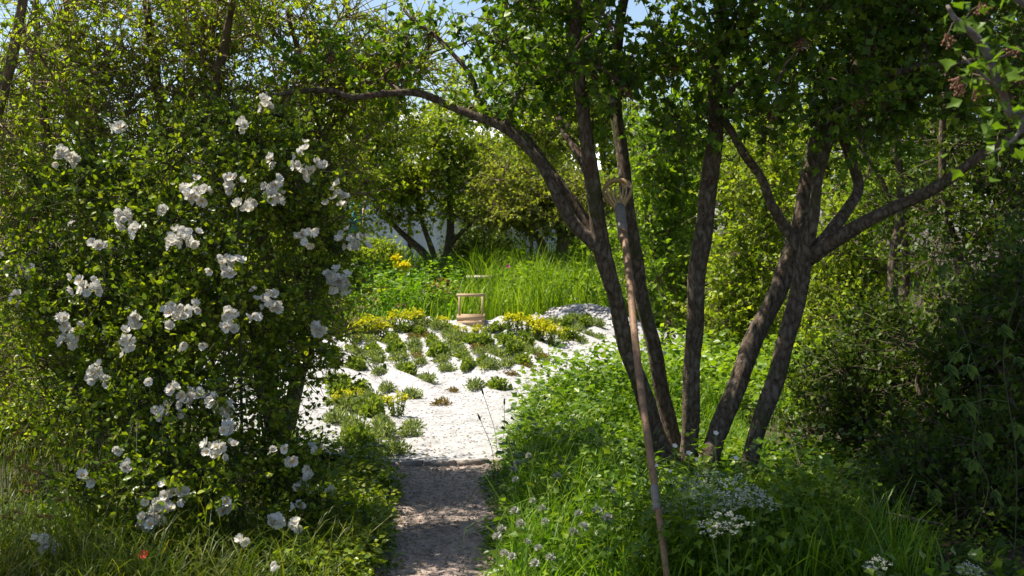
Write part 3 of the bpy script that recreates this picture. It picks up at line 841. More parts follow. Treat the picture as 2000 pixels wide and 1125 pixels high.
# left hawthorns, twiggy with small yellow-green leaves
G1 = 'hawthorns crowding the left of the path'
plain_tree('hawthorn_tree', (240, 960), 'twiggy yellow-green hawthorn rising just behind the white rose bush', [
    ([(250, 900, 7.3), (215, 760, 7.3), (185, 600, 7.25), (180, 400, 7.2), (165, 200, 7.1), (135, 30, 7.0), (120, -150, 6.9)], [42, 36, 32, 26, 22, 17, 8]),
    ([(260, 905, 7.4), (330, 700, 7.3), (350, 500, 7.2), (330, 300, 7.1), (300, 140, 7.0), (280, -20, 6.9), (230, -150, 6.8)], [36, 30, 26, 22, 17, 14, 8]),
    ([(230, 900, 7.2), (110, 700, 7.1), (60, 500, 7.0), (90, 300, 6.9), (75, 150, 6.8), (70, -60, 6.7)], [30, 24, 22, 18, 15, 8]),
    ([(255, 895, 7.2), (300, 820, 7.1), (210, 700, 7.0), (130, 640, 6.9), (60, 600, 6.8)], [26, 22, 16, 12, 7]),
    ], [blob(150, 130, 6.9, 330, 170, .35), blob(330, 90, 7.0, 260, 120, .4), blob(80, 420, 7.0, 200, 230, .35), blob(330, 330, 7.2, 250, 160, .35), blob(100, 700, 6.9, 180, 170, .35),
        blob(330, 640, 7.0, 250, 200, .35), blob(20, 850, 6.7, 130, 90, .4)],
    270, 17, 7, .034, 'leaf_left', 'lobe', G1, 31, twig_len=(.18, .5), twig_r=.0040, r0=.017, floor=.5)
plain_tree('hawthorn_tree', (550, 905), 'twiggy hawthorn arching from behind the rose bush over the white bed edge', [
    ([(545, 850, 7.3), (520, 700, 7.3), (525, 520, 7.2), (480, 380, 7.1), (420, 220, 6.9), (440, 80, 6.7), (470, -60, 6.6)], [40, 34, 30, 26, 22, 17, 8]),
    ([(610, 300, 7.2), (660, 230, 7.2), (730, 170, 7.2), (800, 120, 7.3), (880, 90, 7.4)], [10, 9, 8, 6, 3]),
    ([(550, 850, 7.4), (600, 640, 7.3), (610, 450, 7.2), (640, 320, 7.2), (600, 160, 7.1), (560, 20, 7.0)], [34, 27, 22, 18, 13, 7]),
    ], [blob(520, 130, 7.0, 240, 140, .4), blob(600, 330, 7.3, 150, 150, .35), blob(540, 560, 7.3, 130, 180, .35), blob(430, 330, 7.1, 170, 140, .35), blob(400, -40, 6.3, 220, 60, .35), blob(690, 170, 7.2, 110, 90, .4), blob(800, 110, 7.3, 110, 80, .35), blob(620, 40, 7.0, 120, 50, .3), blob(660, 620, 7.5, 40, 60, .2)],
    215, 15, 8, .036, 'leaf_left', 'lobe', G1, 32, twig_len=(.18, .5), twig_r=.0040, r0=.017, floor=.35)
plain_tree('hawthorn_tree', (-60, 900), 'twiggy hawthorn at the far edge, its bare lower twigs over foxtail grass', [
    ([(-60, 960, 6.2), (-90, 760, 6.2), (-70, 500, 6.1), (-30, 300, 6.0), (20, 120, 5.9), (60, -60, 5.8), (120, -220, 5.8)], [46, 38, 34, 28, 22, 15, 8]),
    ([(-60, 940, 6.1), (-160, 700, 6.0), (-200, 400, 6.0), (-150, 100, 5.9), (-100, -150, 5.8)], [36, 30, 24, 17, 8]),
    ], [blob(10, 150, 5.9, 160, 200, .3), blob(-60, 430, 6.0, 150, 200, .3), blob(-30, 700, 6.2, 120, 180, .35), blob(150, -120, 6.0, 240, 70, .4), (np.array([-.9, 5.0, 4.0]), np.array([.9, .8, .35])), (np.array([-3.4, 4.9, 3.1]), np.array([.9, .5, .35]))],  # the pair given in metres are unseen boughs, added to shade the foreground
    170, 15, 8, .034, 'leaf_left', 'lobe', G1, 33, twig_len=(.16, .42), twig_r=.0034, r0=.017, floor=.5)

# background trees
G2 = 'small trees beyond the white bed'
plain_tree('hawthorn_tree', (1092, 543), 'round-headed olive-leaved hawthorn on two short trunks in the tall grass', [
    ([(1092, 560, 21.3), (1096, 500, 21.3), (1098, 450, 21.3), (1080, 400, 21.2), (1060, 340, 21.2)], [28, 24, 20, 16, 8]),
    ([(1084, 560, 21.5), (1066, 505, 21.4), (1050, 460, 21.4), (1000, 410, 21.3), (960, 370, 21.3)], [22, 18, 15, 12, 7]),
    ([(1098, 480, 21.3), (1130, 450, 21.2), (1180, 420, 21.1), (1220, 390, 21)], [12, 10, 8, 5]),
    ], [blob(1030, 400, 21.3, 125, 75, 1.1), blob(1000, 440, 21.2, 100, 50, .9), blob(1120, 410, 21.3, 100, 70, 1.0), blob(1060, 335, 21.4, 110, 40, .9)],
    170, 14, 9, .075, 'leaf_olive', 'quad', G2, 41, twig_len=(.25, .6), twig_r=.006, r0=.03, floor=1.0)
plain_tree('hawthorn_tree', (860, 560), 'open-branched green tree with forked dark trunks in front of the marquee', [
    ([(862, 560, 22.2), (872, 500, 22.2), (880, 440, 22.2), (878, 380, 22.2), (870, 310, 22.2), (850, 250, 22.2)], [22, 18, 15, 12, 9, 5]),
    ([(850, 560, 22.4), (832, 500, 22.3), (800, 470, 22.3), (770, 440, 22.2), (740, 400, 22.2)], [20, 16, 13, 10, 6]),
    ([(857, 560, 22.3), (845, 490, 22.3), (826, 440, 22.3), (810, 380, 22.3), (790, 320, 22.3)], [14, 11, 9, 8, 5]),
    ([(875, 480, 22.2), (905, 450, 22.1), (935, 420, 22.0)], [11, 8, 5]),
    ], [blob(830, 370, 22.3, 120, 70, 1.2), blob(760, 340, 22.3, 110, 90, 1.2), blob(880, 310, 22.4, 90, 70, 1.0), blob(800, 430, 22.2, 50, 35, .6), blob(880, 430, 22.0, 70, 40, .7), blob(930, 300, 22.6, 90, 60, 1.0), blob(840, 250, 22.4, 90, 45, .9), blob(735, 450, 22.0, 55, 40, .5)],
    180, 13, 8, .085, 'leaf_back', 'quad', G2, 42, bark='bark', twig='twig', twig_len=(.25, .65), twig_r=.006, r0=.03, floor=1.1)
plain_tree('hawthorn_tree', (650, 570), 'leafy green tree left of the marquee gap behind the rose bush', [
    ([(640, 570, 20.5), (645, 480, 20.5), (640, 380, 20.5), (660, 280, 20.5), (670, 180, 20.5)], [26, 22, 18, 13, 6]),
    ([(640, 560, 20.6), (600, 450, 20.6), (570, 350, 20.6), (560, 250, 20.6)], [20, 16, 12, 6]),
    ], [blob(650, 300, 20.5, 130, 130, 1.3), blob(570, 380, 20.5, 120, 130, 1.2), blob(690, 340, 20.6, 60, 50, .9), blob(640, 480, 20.3, 60, 80, .8), blob(740, 240, 20.8, 90, 80, 1.0)],
    190, 13, 8, .085, 'leaf_back', 'quad', G2, 43, twig='twig', twig_len=(.25, .65), twig_r=.006, r0=.03, floor=.6)
plain_tree('birch_tree', (1200, 560), 'slender added tree hidden behind the leftmost trunk, its boughs shading the white side mound', [  # added tree: trunk hidden behind a stem, boughs placed to shade the side mound
    ([(1200, 560, 17.4), (1184, 490, 17.4), (1168, 410, 17.4), (1152, 310, 17.3), (1136, 220, 17.2), (1120, 120, 17.2), (1110, 20, 17.2)], [20, 18, 16, 14, 12, 9, 5]),
    ([(1152, 320, 17.3), (1100, 270, 16.8), (1040, 235, 16.3), (980, 215, 16.0), (900, 200, 15.8)], [11, 9, 8, 6, 4]),
    ], [blob(985, 215, 16.0, 90, 60, .6), blob(1070, 255, 16.5, 100, 70, .8), blob(905, 190, 15.8, 80, 45, .6), blob(1130, 190, 17.2, 110, 110, 1.1), blob(1060, 120, 17.0, 110, 60, .9)],
    190, 13, 8, .07, 'leaf_back', 'quad', G2, 44, twig='twig', twig_len=(.25, .55), twig_r=.005, r0=.022, floor=1.5)
plain_tree('birch_tree', (965, 545), 'pale tree far behind the olive hawthorn and the bench', [
    ([(985, 545, 27.5), (980, 430, 27.5), (990, 300, 27.5), (975, 220, 27.5)], [18, 15, 11, 5]),
    ], [blob(985, 320, 27.5, 120, 70, 1.4), blob(930, 400, 27.4, 80, 60, 1.2), blob(1060, 330, 27.5, 90, 70, 1.3)],
    100, 11, 8, .12, 'leaf_back', 'quad', G2, 45, twig='twig', twig_len=(.3, .7), twig_r=.006, r0=.03, floor=.8)

# right background: sunlit shrubs seen between the trunks, then the dim thicket
def shrub(name, px, depth, label, blobs, nclump, ntwig, nleaf, leaf, mat, kind, group=None, seed=1, nst=6, cat='shrub', twig='twig', **kw):
    r = np.random.default_rng(seed)
    b = P(px, 450, depth); b[2] = float(H(b[0], b[1])) - .05
    t = thing(name, b, label, cat, group)
    nd = []
    c = np.array([bb[0] for bb in blobs])
    for k in range(nst):
        e = c[k % len(c)] + r.normal(0, .12, 3)
        s = b + np.array([r.normal(0, .10), r.normal(0, .08), 0]); s[2] = float(H(s[0], s[1])) - .05
        mid = s * .45 + e * .55 + r.normal(0, .12, 3); mid[2] = max(mid[2], s[2] + .2)
        mb = MB(); p, _ = limb(mb, [s, s * .75 + mid * .25 + np.array([0, 0, .1]), mid, e], [.022, .02, .015, .007], 7, .06, .06, r)
        mb.build('stem', M['bark_pale' if twig == 'twig_warm' else 'bark'], t, smooth=True)
        nd.append(p[2::2])
    bm, lm, _ = crown(r, np.vstack(nd), blobs, nclump, ntwig, nleaf, leaf, kind, **kw)
    bm.build('twigs', M[twig], t, kind='stuff')
    lm.build('foliage', M[mat], t, kind='stuff')
    return t
G3 = 'sunlit shrubs behind the trunks'
shrub('green_shrub', 1290, 13.5, 'fresh green shrub filling the gap right of the rake head', [blob(1300, 380, 13.5, 100, 120, .8), blob(1260, 500, 13.3, 80, 100, .7), blob(1320, 570, 13.2, 90, 80, .7), blob(1290, 270, 13.8, 90, 70, .7)],
      150, 12, 8, .065, 'leaf_bright', 'quad', G3, 51, floor=.1, twig_len=(.2, .45), twig_r=.004)
shrub('green_shrub', 1470, 12.5, 'yellow-green shrub between the two straightest trunks and the leaning pair', [blob(1470, 380, 12.5, 100, 110, .7), blob(1450, 520, 12.3, 100, 100, .7), blob(1430, 640, 12.0, 100, 70, .6), blob(1520, 300, 12.8, 90, 80, .7)],
      150, 12, 8, .06, 'leaf_back', 'quad', G3, 52, floor=.1, twig_len=(.2, .45), twig_r=.004)
shrub('green_shrub', 1650, 11.0, 'light green shrub low between the leaning trunks and the dark thicket', [blob(1640, 640, 11.0, 110, 80, .6), blob(1650, 520, 11.2, 110, 90, .6), blob(1620, 740, 10.4, 120, 80, .6), blob(1700, 420, 11.4, 100, 100, .6)],
      140, 12, 8, .055, 'leaf_back', 'quad', G3, 53, floor=.1, twig_len=(.2, .45), twig_r=.004)
G4 = 'dim thicket trees right of the multi-stem tree'
plain_tree('thicket_tree', (1750, 700), 'slender dark tree with forked upright stems in the thicket', [
    ([(1750, 690, 10.2), (1745, 540, 10.2), (1757, 420, 10.2), (1755, 320, 10.2), (1742, 230, 10.2), (1730, 60, 10.2), (1730, -150, 10.2)], [22, 20, 18, 15, 12, 9, 5]),
    ([(1752, 690, 10.3), (1770, 560, 10.3), (1770, 440, 10.3), (1820, 330, 10.3), (1790, 240, 10.3), (1770, 120, 10.3), (1760, -60, 10.3)], [18, 15, 14, 11, 9, 7, 4]),
    ([(1757, 420, 10.2), (1720, 350, 10.1), (1680, 290, 10.0), (1640, 250, 10)], [9, 8, 6, 4]),
    ], [blob(1720, 330, 10.3, 130, 120, .8), blob(1760, 120, 10.3, 200, 120, 1.0), blob(1800, 450, 10.2, 110, 120, .7), blob(1750, -200, 10.2, 350, 200, 1.4)],
    180, 12, 8, .05, 'leaf_main', 'quad', G4, 61, bark='bark', twig='twig', floor=1.0, twig_len=(.2, .45))
plain_tree('thicket_tree', (1900, 760), 'bushy dark tree with leaning stems in the thicket corner', [
    ([(1900, 740, 8.6), (1880, 560, 8.6), (1850, 420, 8.6), (1840, 280, 8.6), (1850, 120, 8.6), (1880, -100, 8.6)], [24, 21, 17, 14, 11, 6]),
    ([(1905, 740, 8.7), (1960, 560, 8.6), (1985, 400, 8.6), (1970, 240, 8.6), (1990, 60, 8.6)], [20, 17, 14, 11, 6]),
    ], [blob(1920, 360, 8.6, 140, 160, .7), blob(1900, 560, 8.4, 130, 130, .6), blob(1980, 150, 8.6, 150, 140, .8), blob(2050, -100, 8.4, 300, 200, 1.2)],
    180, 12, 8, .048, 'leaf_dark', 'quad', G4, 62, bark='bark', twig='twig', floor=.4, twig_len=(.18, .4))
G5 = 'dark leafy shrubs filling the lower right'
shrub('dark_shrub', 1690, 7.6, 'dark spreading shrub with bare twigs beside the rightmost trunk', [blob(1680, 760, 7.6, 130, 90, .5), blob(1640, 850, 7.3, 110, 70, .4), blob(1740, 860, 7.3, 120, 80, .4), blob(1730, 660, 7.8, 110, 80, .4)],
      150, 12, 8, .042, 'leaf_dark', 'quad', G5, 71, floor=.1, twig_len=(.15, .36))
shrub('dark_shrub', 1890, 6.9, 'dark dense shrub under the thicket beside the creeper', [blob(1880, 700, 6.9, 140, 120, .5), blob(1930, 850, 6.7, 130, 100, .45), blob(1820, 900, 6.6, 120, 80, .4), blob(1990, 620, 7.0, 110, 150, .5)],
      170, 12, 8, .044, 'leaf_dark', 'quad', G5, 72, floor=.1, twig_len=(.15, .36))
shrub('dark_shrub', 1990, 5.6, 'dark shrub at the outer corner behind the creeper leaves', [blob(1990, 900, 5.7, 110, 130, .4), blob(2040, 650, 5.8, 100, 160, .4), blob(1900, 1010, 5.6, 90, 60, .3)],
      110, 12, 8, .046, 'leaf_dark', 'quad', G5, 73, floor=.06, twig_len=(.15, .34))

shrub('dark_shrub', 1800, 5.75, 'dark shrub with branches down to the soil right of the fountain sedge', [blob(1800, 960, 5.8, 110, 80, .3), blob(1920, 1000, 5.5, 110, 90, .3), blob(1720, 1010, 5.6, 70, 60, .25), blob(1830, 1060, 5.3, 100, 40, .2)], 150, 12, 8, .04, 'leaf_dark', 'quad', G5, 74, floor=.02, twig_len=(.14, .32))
G8 = 'low shrubs under the left hawthorns'
shrub('low_shrub', 60, 7.6, 'low twiggy shrub under the left hawthorns behind the foxtail grass', [blob(60, 830, 7.5, 120, 90, .4), blob(-60, 880, 7.3, 120, 90, .4), blob(180, 830, 7.6, 110, 80, .4)], 110, 12, 8, .04, 'leaf_left', 'oval', G8, 75, floor=.06, twig_len=(.15, .36), twig='twig_warm')
shrub('low_shrub', 30, 10.5, 'leafy low shrub further back under the left hawthorns', [blob(60, 700, 10.5, 140, 90, .5), blob(-80, 720, 10.3, 140, 110, .5), blob(220, 690, 10.6, 130, 80, .5), blob(360, 700, 10.8, 120, 80, .5)], 120, 12, 8, .05, 'leaf_back', 'quad', G8, 76, floor=.06, twig_len=(.2, .4), twig='twig_warm')

# far belt of trees closing the view
G6 = 'far belt of trees'
far = [(-500, 33, 330, 210, 'leaf_back', 'far broad tree left of the marquee, behind the hawthorns'), (60, 36, 300, 180, 'leaf_back', 'far tree rising behind the marquee roof'),
       (1180, 31, 190, 200, 'leaf_back', 'far tree behind the straightest trunks'), (1420, 24, 220, 260, 'leaf_bright', 'tall fresh green tree seen between the trunks'),
       (1680, 22, 220, 300, 'leaf_back', 'tall tree behind the leaning trunks'), (1960, 20, 230, 330, 'leaf_dark', 'tall dark tree behind the thicket'), (2350, 22, 260, 320, 'leaf_dark', 'far dark tree at the outer edge of the belt'),
       (400, 30, 190, 190, 'leaf_back', 'far tree behind the twiggy hawthorns')]
for k, (px, d, rx, ry, mt, lab) in enumerate(far):
    cy = 520 - ry
    plain_tree('far_tree', (px, 540), lab, [([(px, 540, d), (px + 6, 440, d), (px - 5, 330, d), (px + 4, cy - ry * .4, d)], [26, 22, 16, 6])],
               [blob(px, cy, d, rx * .75, ry * .8, 1.8), blob(px - rx * .5, cy + ry * .5, d, rx * .55, ry * .5, 1.4), blob(px + rx * .5, cy + ry * .45, d, rx * .55, ry * .5, 1.4), blob(px + rx * .2, cy - ry * .5, d, rx * .5, ry * .45, 1.3)],
               105, 10, 7, .17, mt, 'quad', G6, 80 + k, bark='bark', twig='twig', depth=d, twig_len=(.4, 1.0), twig_r=.008, r0=.04, floor=.3, sides=3)
# low hedge plants below the far trees
G7 = 'dark evergreen shrubs behind the meadow grass'
for k, (px, py, d, rx, ry, mt, lab) in enumerate([(940, 490, 23.5, 80, 40, 'leaf_dark', 'low dark evergreen shrub behind the bench'), (1180, 470, 23, 90, 60, 'leaf_bright', 'bright shrub behind the short-trunked hawthorn'),
        (1400, 560, 17, 120, 80, 'leaf_bright', 'bright leafy shrub low behind the middle trunk'), (1560, 600, 15, 120, 90, 'leaf_back', 'low yellow-green shrub behind the leaning trunks'), (560, 520, 17, 100, 80, 'leaf_back', 'low shrub behind the rose bush edge'), (735, 505, 24.5, 45, 22, 'leaf_back', 'low shrub in front of the marquee wall')]):
    shrub('low_shrub', px, d, lab, [blob(px, py, d, rx, ry, .9), blob(px - rx * .5, py + ry * .5, d - .2, rx * .6, ry * .6, .7), blob(px + rx * .5, py + ry * .5, d, rx * .6, ry * .6, .7)], 100, 10, 7, .08, mt, 'quad', G7, 100 + k, floor=.05, twig_len=(.2, .5), twig_r=.005)

# ================================================================== THE WHITE ROSE
rr = np.random.default_rng(55)
rose = thing('rose_bush', (-1.55, 5.4, float(H(-1.55, 5.4)) - .04), 'big rambling rose bush covered in clusters of white blooms beside the path', 'rose bush')
rblobs = [blob(340, 400, 5.6, 200, 110, .28), blob(300, 600, 5.4, 240, 130, .32), blob(540, 390, 5.8, 120, 100, .25), blob(530, 640, 5.7, 90, 150, .25), blob(565, 720, 5.7, 55, 130, .18), blob(340, 800, 5.25, 220, 110, .3), blob(550, 880, 5.5, 90, 100, .25),
          blob(130, 580, 5.6, 130, 120, .3), blob(640, 480, 5.9, 70, 110, .18), blob(320, 960, 5.0, 220, 80, .22), blob(150, 360, 5.8, 110, 80, .25), blob(500, 270, 5.9, 130, 60, .25), blob(180, 780, 5.5, 90, 80, .25), blob(60, 520, 5.7, 90, 60, .2), blob(590, 960, 5.3, 70, 60, .2)]
rn = []
for k in range(13):
    s = np.array([rr.uniform(-2.1, -1.0), rr.uniform(5.2, 5.7), 0]); s[2] = float(H(s[0], s[1])) - .04
    e = rblobs[k % len(rblobs)][0] + rr.normal(0, .12, 3)
    up = np.array([s[0] * .6 + e[0] * .4, s[1] * .6 + e[1] * .4, max(e[2], .5) * rr.uniform(.7, 1.05)])
    mb = MB(); p, _ = limb(mb, [s, s * .6 + up * .4, up, e + np.array([0, 0, .05]), e + (e - up) * .4 - np.array([0, 0, .1])], [.009, .008, .006, .004, .002], 6, .04, .05, rr)
    mb.build('cane', M['cane'], rose, smooth=True)
    rn.append(p[3::2])
bm, lm, rcur = crown(rr, np.vstack(rn), rblobs, 385, 9, 9, .033, 'oval', (.14, .38), .006, .0024, floor=.12, upb=.1, wide=1.05)
bm.build('twigs', M['cane'], rose, kind='stuff')
lm.build('foliage', M['leaf_rose'], rose, kind='stuff')

def rose_mesh(rng, npet, open_):
    mb = MB()
    layers = [(5, 1.0, open_), (npet - 5, .72, open_ * .62)] if npet > 5 else [(5, 1.0, open_)]
    for n, sc, op in layers:
        a0 = rng.uniform(0, 6)
        for k in range(n):
            a = a0 + k * 2 * np.pi / n + rng.normal(0, .08); L = .032 * sc * rng.uniform(.9, 1.1)
            th = op * rng.uniform(.85, 1.1)
            d = np.array([math.cos(a), math.sin(a), 0]); s = np.array([-math.sin(a), math.cos(a), 0]); u = np.array([0, 0, 1.0])
            def q(r, w):
                zz = L * r * math.cos(th) + .25 * L * r * r
                return d * L * r * math.sin(th) + s * L * w + u * zz + u * abs(w) * L * .28 + rng.normal(0, .0009, 3)
            V = [q(.03, 0), q(.45, .36), q(.85, .52), q(1.04, .26), q(.95, 0), q(1.04, -.26), q(.85, -.52), q(.45, -.36), q(.55, 0)]
            V[8] = V[8] - u * L * .06
            F = [(0, 1, 8), (1, 2, 8), (2, 3, 8), (3, 4, 8), (4, 5, 8), (5, 6, 8), (6, 7, 8), (7, 0, 8)]
            mb.add(V, F)
    return mb.mesh('rose_flower', M['white_petal'], False)
def stamen_mesh(rng):
    n = 9; a = np.arange(n) * 2 * np.pi / n
    mb = MB(); z = np.zeros((n, 3)); e = np.stack([np.cos(a) * .0075, np.sin(a) * .0075, .012 + 0 * a], -1)
    v, f = tubes(np.stack([z, e * .6, e], 1), np.broadcast_to(np.array([.0006, .0012, .0026]), (n, 3)), 3); mb.add(v, f)
    mb.add(np.array([[0, 0, .011]] + [[math.cos(t) * .006, math.sin(t) * .006, .008] for t in a]), [(0, 1 + k, 1 + (k + 1) % n) for k in range(n)])
    return mb.mesh('stamens', M['stamen'], False)
rmesh = [rose_mesh(rr, 5, 1.25), rose_mesh(rr, 9, 1.2), rose_mesh(rr, 8, 1.05), rose_mesh(rr, 5, 1.4), rose_mesh(rr, 10, .95)]
smesh = stamen_mesh(rr)
rraw = []
for me_ in rmesh:
    vv = np.empty(len(me_.vertices) * 3, np.float32); me_.vertices.foreach_get('co', vv)
    ff = np.empty(len(me_.loops), np.int32); me_.loops.foreach_get('vertex_index', ff)
    rraw.append((vv.reshape(-1, 3).astype(float), ff.reshape(-1, 3)))
CL = [(235, 250, 3, 12), (125, 305, 6, 20), (525, 315, 2, 12), (595, 310, 7, 28), (610, 335, 2, 10), (380, 370, 9, 28), (535, 365, 7, 26), (450, 350, 4, 18), (480, 245, 2, 10), (515, 205, 3, 12),
      (240, 425, 5, 20), (320, 415, 2, 7), (350, 455, 8, 26), (335, 470, 3, 14), (265, 445, 3, 16), (188, 480, 3, 13), (440, 525, 8, 26), (165, 560, 7, 24), (20, 520, 4, 20), (50, 535, 3, 14), (30, 585, 3, 12),
      (345, 610, 8, 26), (385, 605, 1, 4), (265, 625, 5, 17), (240, 665, 4, 15), (135, 655, 8, 24), (120, 620, 3, 14), (515, 585, 6, 22), (495, 618, 2, 8), (540, 602, 2, 10), (445, 612, 4, 16), (450, 640, 2, 8),
      (355, 675, 1, 5), (398, 675, 1, 4), (185, 735, 7, 18), (290, 745, 1, 3), (335, 760, 2, 9), (360, 782, 4, 14), (385, 770, 2, 7), (412, 780, 2, 8), (440, 800, 5, 16), (325, 805, 4, 16), (225, 880, 1, 4), (250, 912, 2, 7),
      (170, 935, 4, 14), (425, 875, 7, 32), (445, 835, 3, 11), (530, 880, 1, 3), (557, 878, 1, 3), (615, 878, 2, 7), (570, 900, 1, 4), (600, 925, 3, 11), (595, 950, 4, 14), (585, 990, 2, 7), (645, 960, 1, 3),
      (340, 962, 4, 14), (312, 992, 10, 26), (288, 1020, 5, 18), (440, 995, 3, 13), (535, 1020, 4, 13), (575, 1025, 3, 11), (470, 1055, 1, 3), (85, 1060, 6, 24), (525, 1108, 1, 4), (592, 460, 4, 17), (690, 470, 6, 22),
      (660, 380, 5, 22), (655, 548, 7, 24), (640, 535, 2, 8), (670, 560, 3, 14), (620, 640, 4, 18), (480, 402, 4, 18)]
nfl = 0
rest = MB()
for (cx, cy, n, sp) in CL:
    d0 = 5.0 + .75 * ((cx - 330) / 380) ** 2 + .35 * max(0, (600 - cy) / 400) ** 2 + rr.normal(0, .05)
    d0 = min(d0, (CAM_H - .24) * FPX / max(cy - HORIZON, 1))
    if cy > 820: d0 -= .22
    for k in range(int(n * 2.1 + .5)):
        a = cx + rr.normal(0, sp * .52); b = cy + rr.normal(0, sp * .46)
        p = P(a, b, d0 + rr.normal(0, .03))
        nd = np.array([rr.normal(0.0, .7) + (a - cx) * .02, -.8 + rr.normal(0, .35), rr.normal(.45, .55) - (b - cy) * .02])
        fs, fi, fq = rr.uniform(.55, .85), rr.integers(5), quat_to(nd, rr.uniform(0, 6))
        if nfl >= 296 or (k >= n and n > 3):          # the blooms behind the front ones of a cluster
            MM = np.array(fq.to_matrix()) * fs
            v_, f_ = rraw[fi]
            rest.add(v_ @ MM.T + p + np.array([0, .035, -.01]), f_)
            continue
        f = inst('rose_flower', rmesh[fi], p, fq, fs, rose)
        s = bpy.data.objects.new('stamens', smesh); COL.objects.link(s); s.parent = f
        nfl += 1
rest.build('rose_flowers', M['white_petal'], rose, kind='stuff')
# flower stalks joining each cluster to the canes are part of the twigs' fine growth
mb = MB()
for (cx, cy, n, sp) in CL:
    d0 = 5.2 + .75 * ((cx - 330) / 380) ** 2 + .35 * max(0, (600 - cy) / 400) ** 2
    d0 = min(d0, (CAM_H - .22) * FPX / max(cy - HORIZON, 1) + .04)
    e = P(cx, cy, d0 - .04); q = rcur.reshape(-1, 3); a = q[np.argmin(np.linalg.norm(q - e, axis=1))]
    if np.linalg.norm(a - e) > .22: a = e + (a - e) * .22 / np.linalg.norm(a - e) + np.array([0, .05, -.03])
    v, f = tubes(np.array([[a, a * .5 + e * .5 + np.array([0, 0, .03]), e]]), np.array([[.003, .0025, .002]]), 4); mb.add(v, f)
mb.build('flower_stalks', M['cane'], rose, kind='stuff')

# ================================================================== TUFTS ON THE WHITE BED
def tuft_mesh(rng, mat, n=300, spread=.10, h=.09, leaf=.035, kind='long'):
    mb = MB()
    d = unit(rng.normal(size=(n, 3)) * np.array([1, 1, .7]) + np.array([0, 0, .5])); d[:, 2] = abs(d[:, 2])
    pos = d * np.array([spread, spread, h]) * (rng.uniform(.15, 1, (n, 1)) ** .6)
    lump = 1 + .25 * np.sin(3 * np.arctan2(d[:, 1], d[:, 0]) + rng.uniform(0, 6))
    pos[:, :2] *= lump[:, None]
    ax = unit(d + rng.normal(0, .5, (n, 3)) + np.array([0, 0, .35]))
    leaves(mb, pos, ax, unit(rng.normal(size=(n, 3)) + np.array([0, 0, .6])), rng.uniform(.6, 1.25, n) * leaf, kind, .2, .15, 0, 1.5)
    k = 26
    e = pos[rng.choice(n, k, False)]
    v, f = tubes(np.stack([np.zeros((k, 3)) - np.array([0, 0, .03]), e * .5, e], 1), np.full((k, 3), .0018), 3); mb.add(v, f)
    return mb.mesh('tuft', mat)
ur = np.random.default_rng(77)
tm = {'g': [tuft_mesh(ur, M['tuft'], 420, .09, .085, .030) for _ in range(4)], 'f': [tuft_mesh(ur, M['tuft_green'], 420, .09, .11, .028, 'oval') for _ in range(3)], 'b': [tuft_mesh(ur, M['tuft_brown'], 220, .09, .06, .03) for _ in range(2)]}
def spurge(rng):
    mb = MB()
    n = 15
    a = rng.uniform(0, 6.28, n); r = .09 * np.sqrt(rng.uniform(0, 1, n)); hh = .17 + rng.normal(0, .018, n) - r * .4
    tips = np.stack([np.cos(a) * r, np.sin(a) * r, hh], -1)
    base = tips * np.array([.35, .35, 0]) - np.array([0, 0, .03])
    v, f = tubes(np.stack([base, base * .4 + tips * .6, tips], 1), np.full((n, 3), .003), 3); mb.add(v, f, 1)
    q = np.repeat(np.arange(n), 12); t = rng.uniform(.2, .95, len(q))[:, None]
    leaves(mb, base[q] * (1 - t) + tips[q] * t, unit(rng.normal(size=(len(q), 3)) + np.array([0, 0, .2])), np.tile([0, 0, 1.0], (len(q), 1)) + rng.normal(0, .4, (len(q), 3)), .034, 'long', .2, .1, 1, 1.6)
    q = np.repeat(np.arange(n), 13)
    leaves(mb, tips[q] + rng.normal(0, .017, (len(q), 3)), unit(rng.normal(size=(len(q), 3)) + np.array([0, 0, .3])), unit(rng.normal(size=(len(q), 3)) * .5 + np.array([0, 0, 1.0])), .021, 'oval', .2, .05, 0, 1.3)
    return mb.mesh('spurge', [M['spurge'], M['tuft_green']])
sm = [spurge(ur) for _ in range(3)]
GT = 'cushion plants in rows on the white mound'
TL = {'g': 'grey-green cushion plant set in a row on the white mound', 'f': 'fresh green cushion plant set in a row on the white mound', 'b': 'withered brownish cushion plant on the white mound'}
rows = [[(764, 672), (779, 700), (785, 718), (796, 740)], [(805, 664), (817, 702), (823, 723), (832, 743), (842, 762)], [(838, 660), (849, 685), (864, 711), (880, 748)], [(880, 664), (902, 700), (911, 717), (918, 744)],
        [(905, 668), (922, 676), (946, 714), (963, 745)], [(940, 668), (960, 685), (981, 705), (1004, 745)], [(980, 668), (1004, 694), (1022, 714), (1033, 736)], [(1020, 674), (1042, 694), (1062, 712)], [(724, 676), (729, 697), (732, 714), (741, 738)], [(690, 690), (700, 712), (704, 735)], [(655, 690), (655, 728)]]
tl = []
for rw in rows:
    rw = np.array(rw, float); L = np.concatenate([[0], np.cumsum(np.hypot(*np.diff(rw, axis=0).T))])
    q = 0.0
    while q < L[-1]:
        xx, yy = np.interp(q, L, rw[:, 0]), np.interp(q, L, rw[:, 1])
        if ur.uniform() > .07:
            u_ = ur.uniform()
            tl.append((xx + ur.normal(0, 2), yy + ur.normal(0, 1.5), 'g' if u_ < .62 else ('f' if u_ < .88 else 'b')))
        q += 7.5 + 8.5 * (yy - 660) / 80
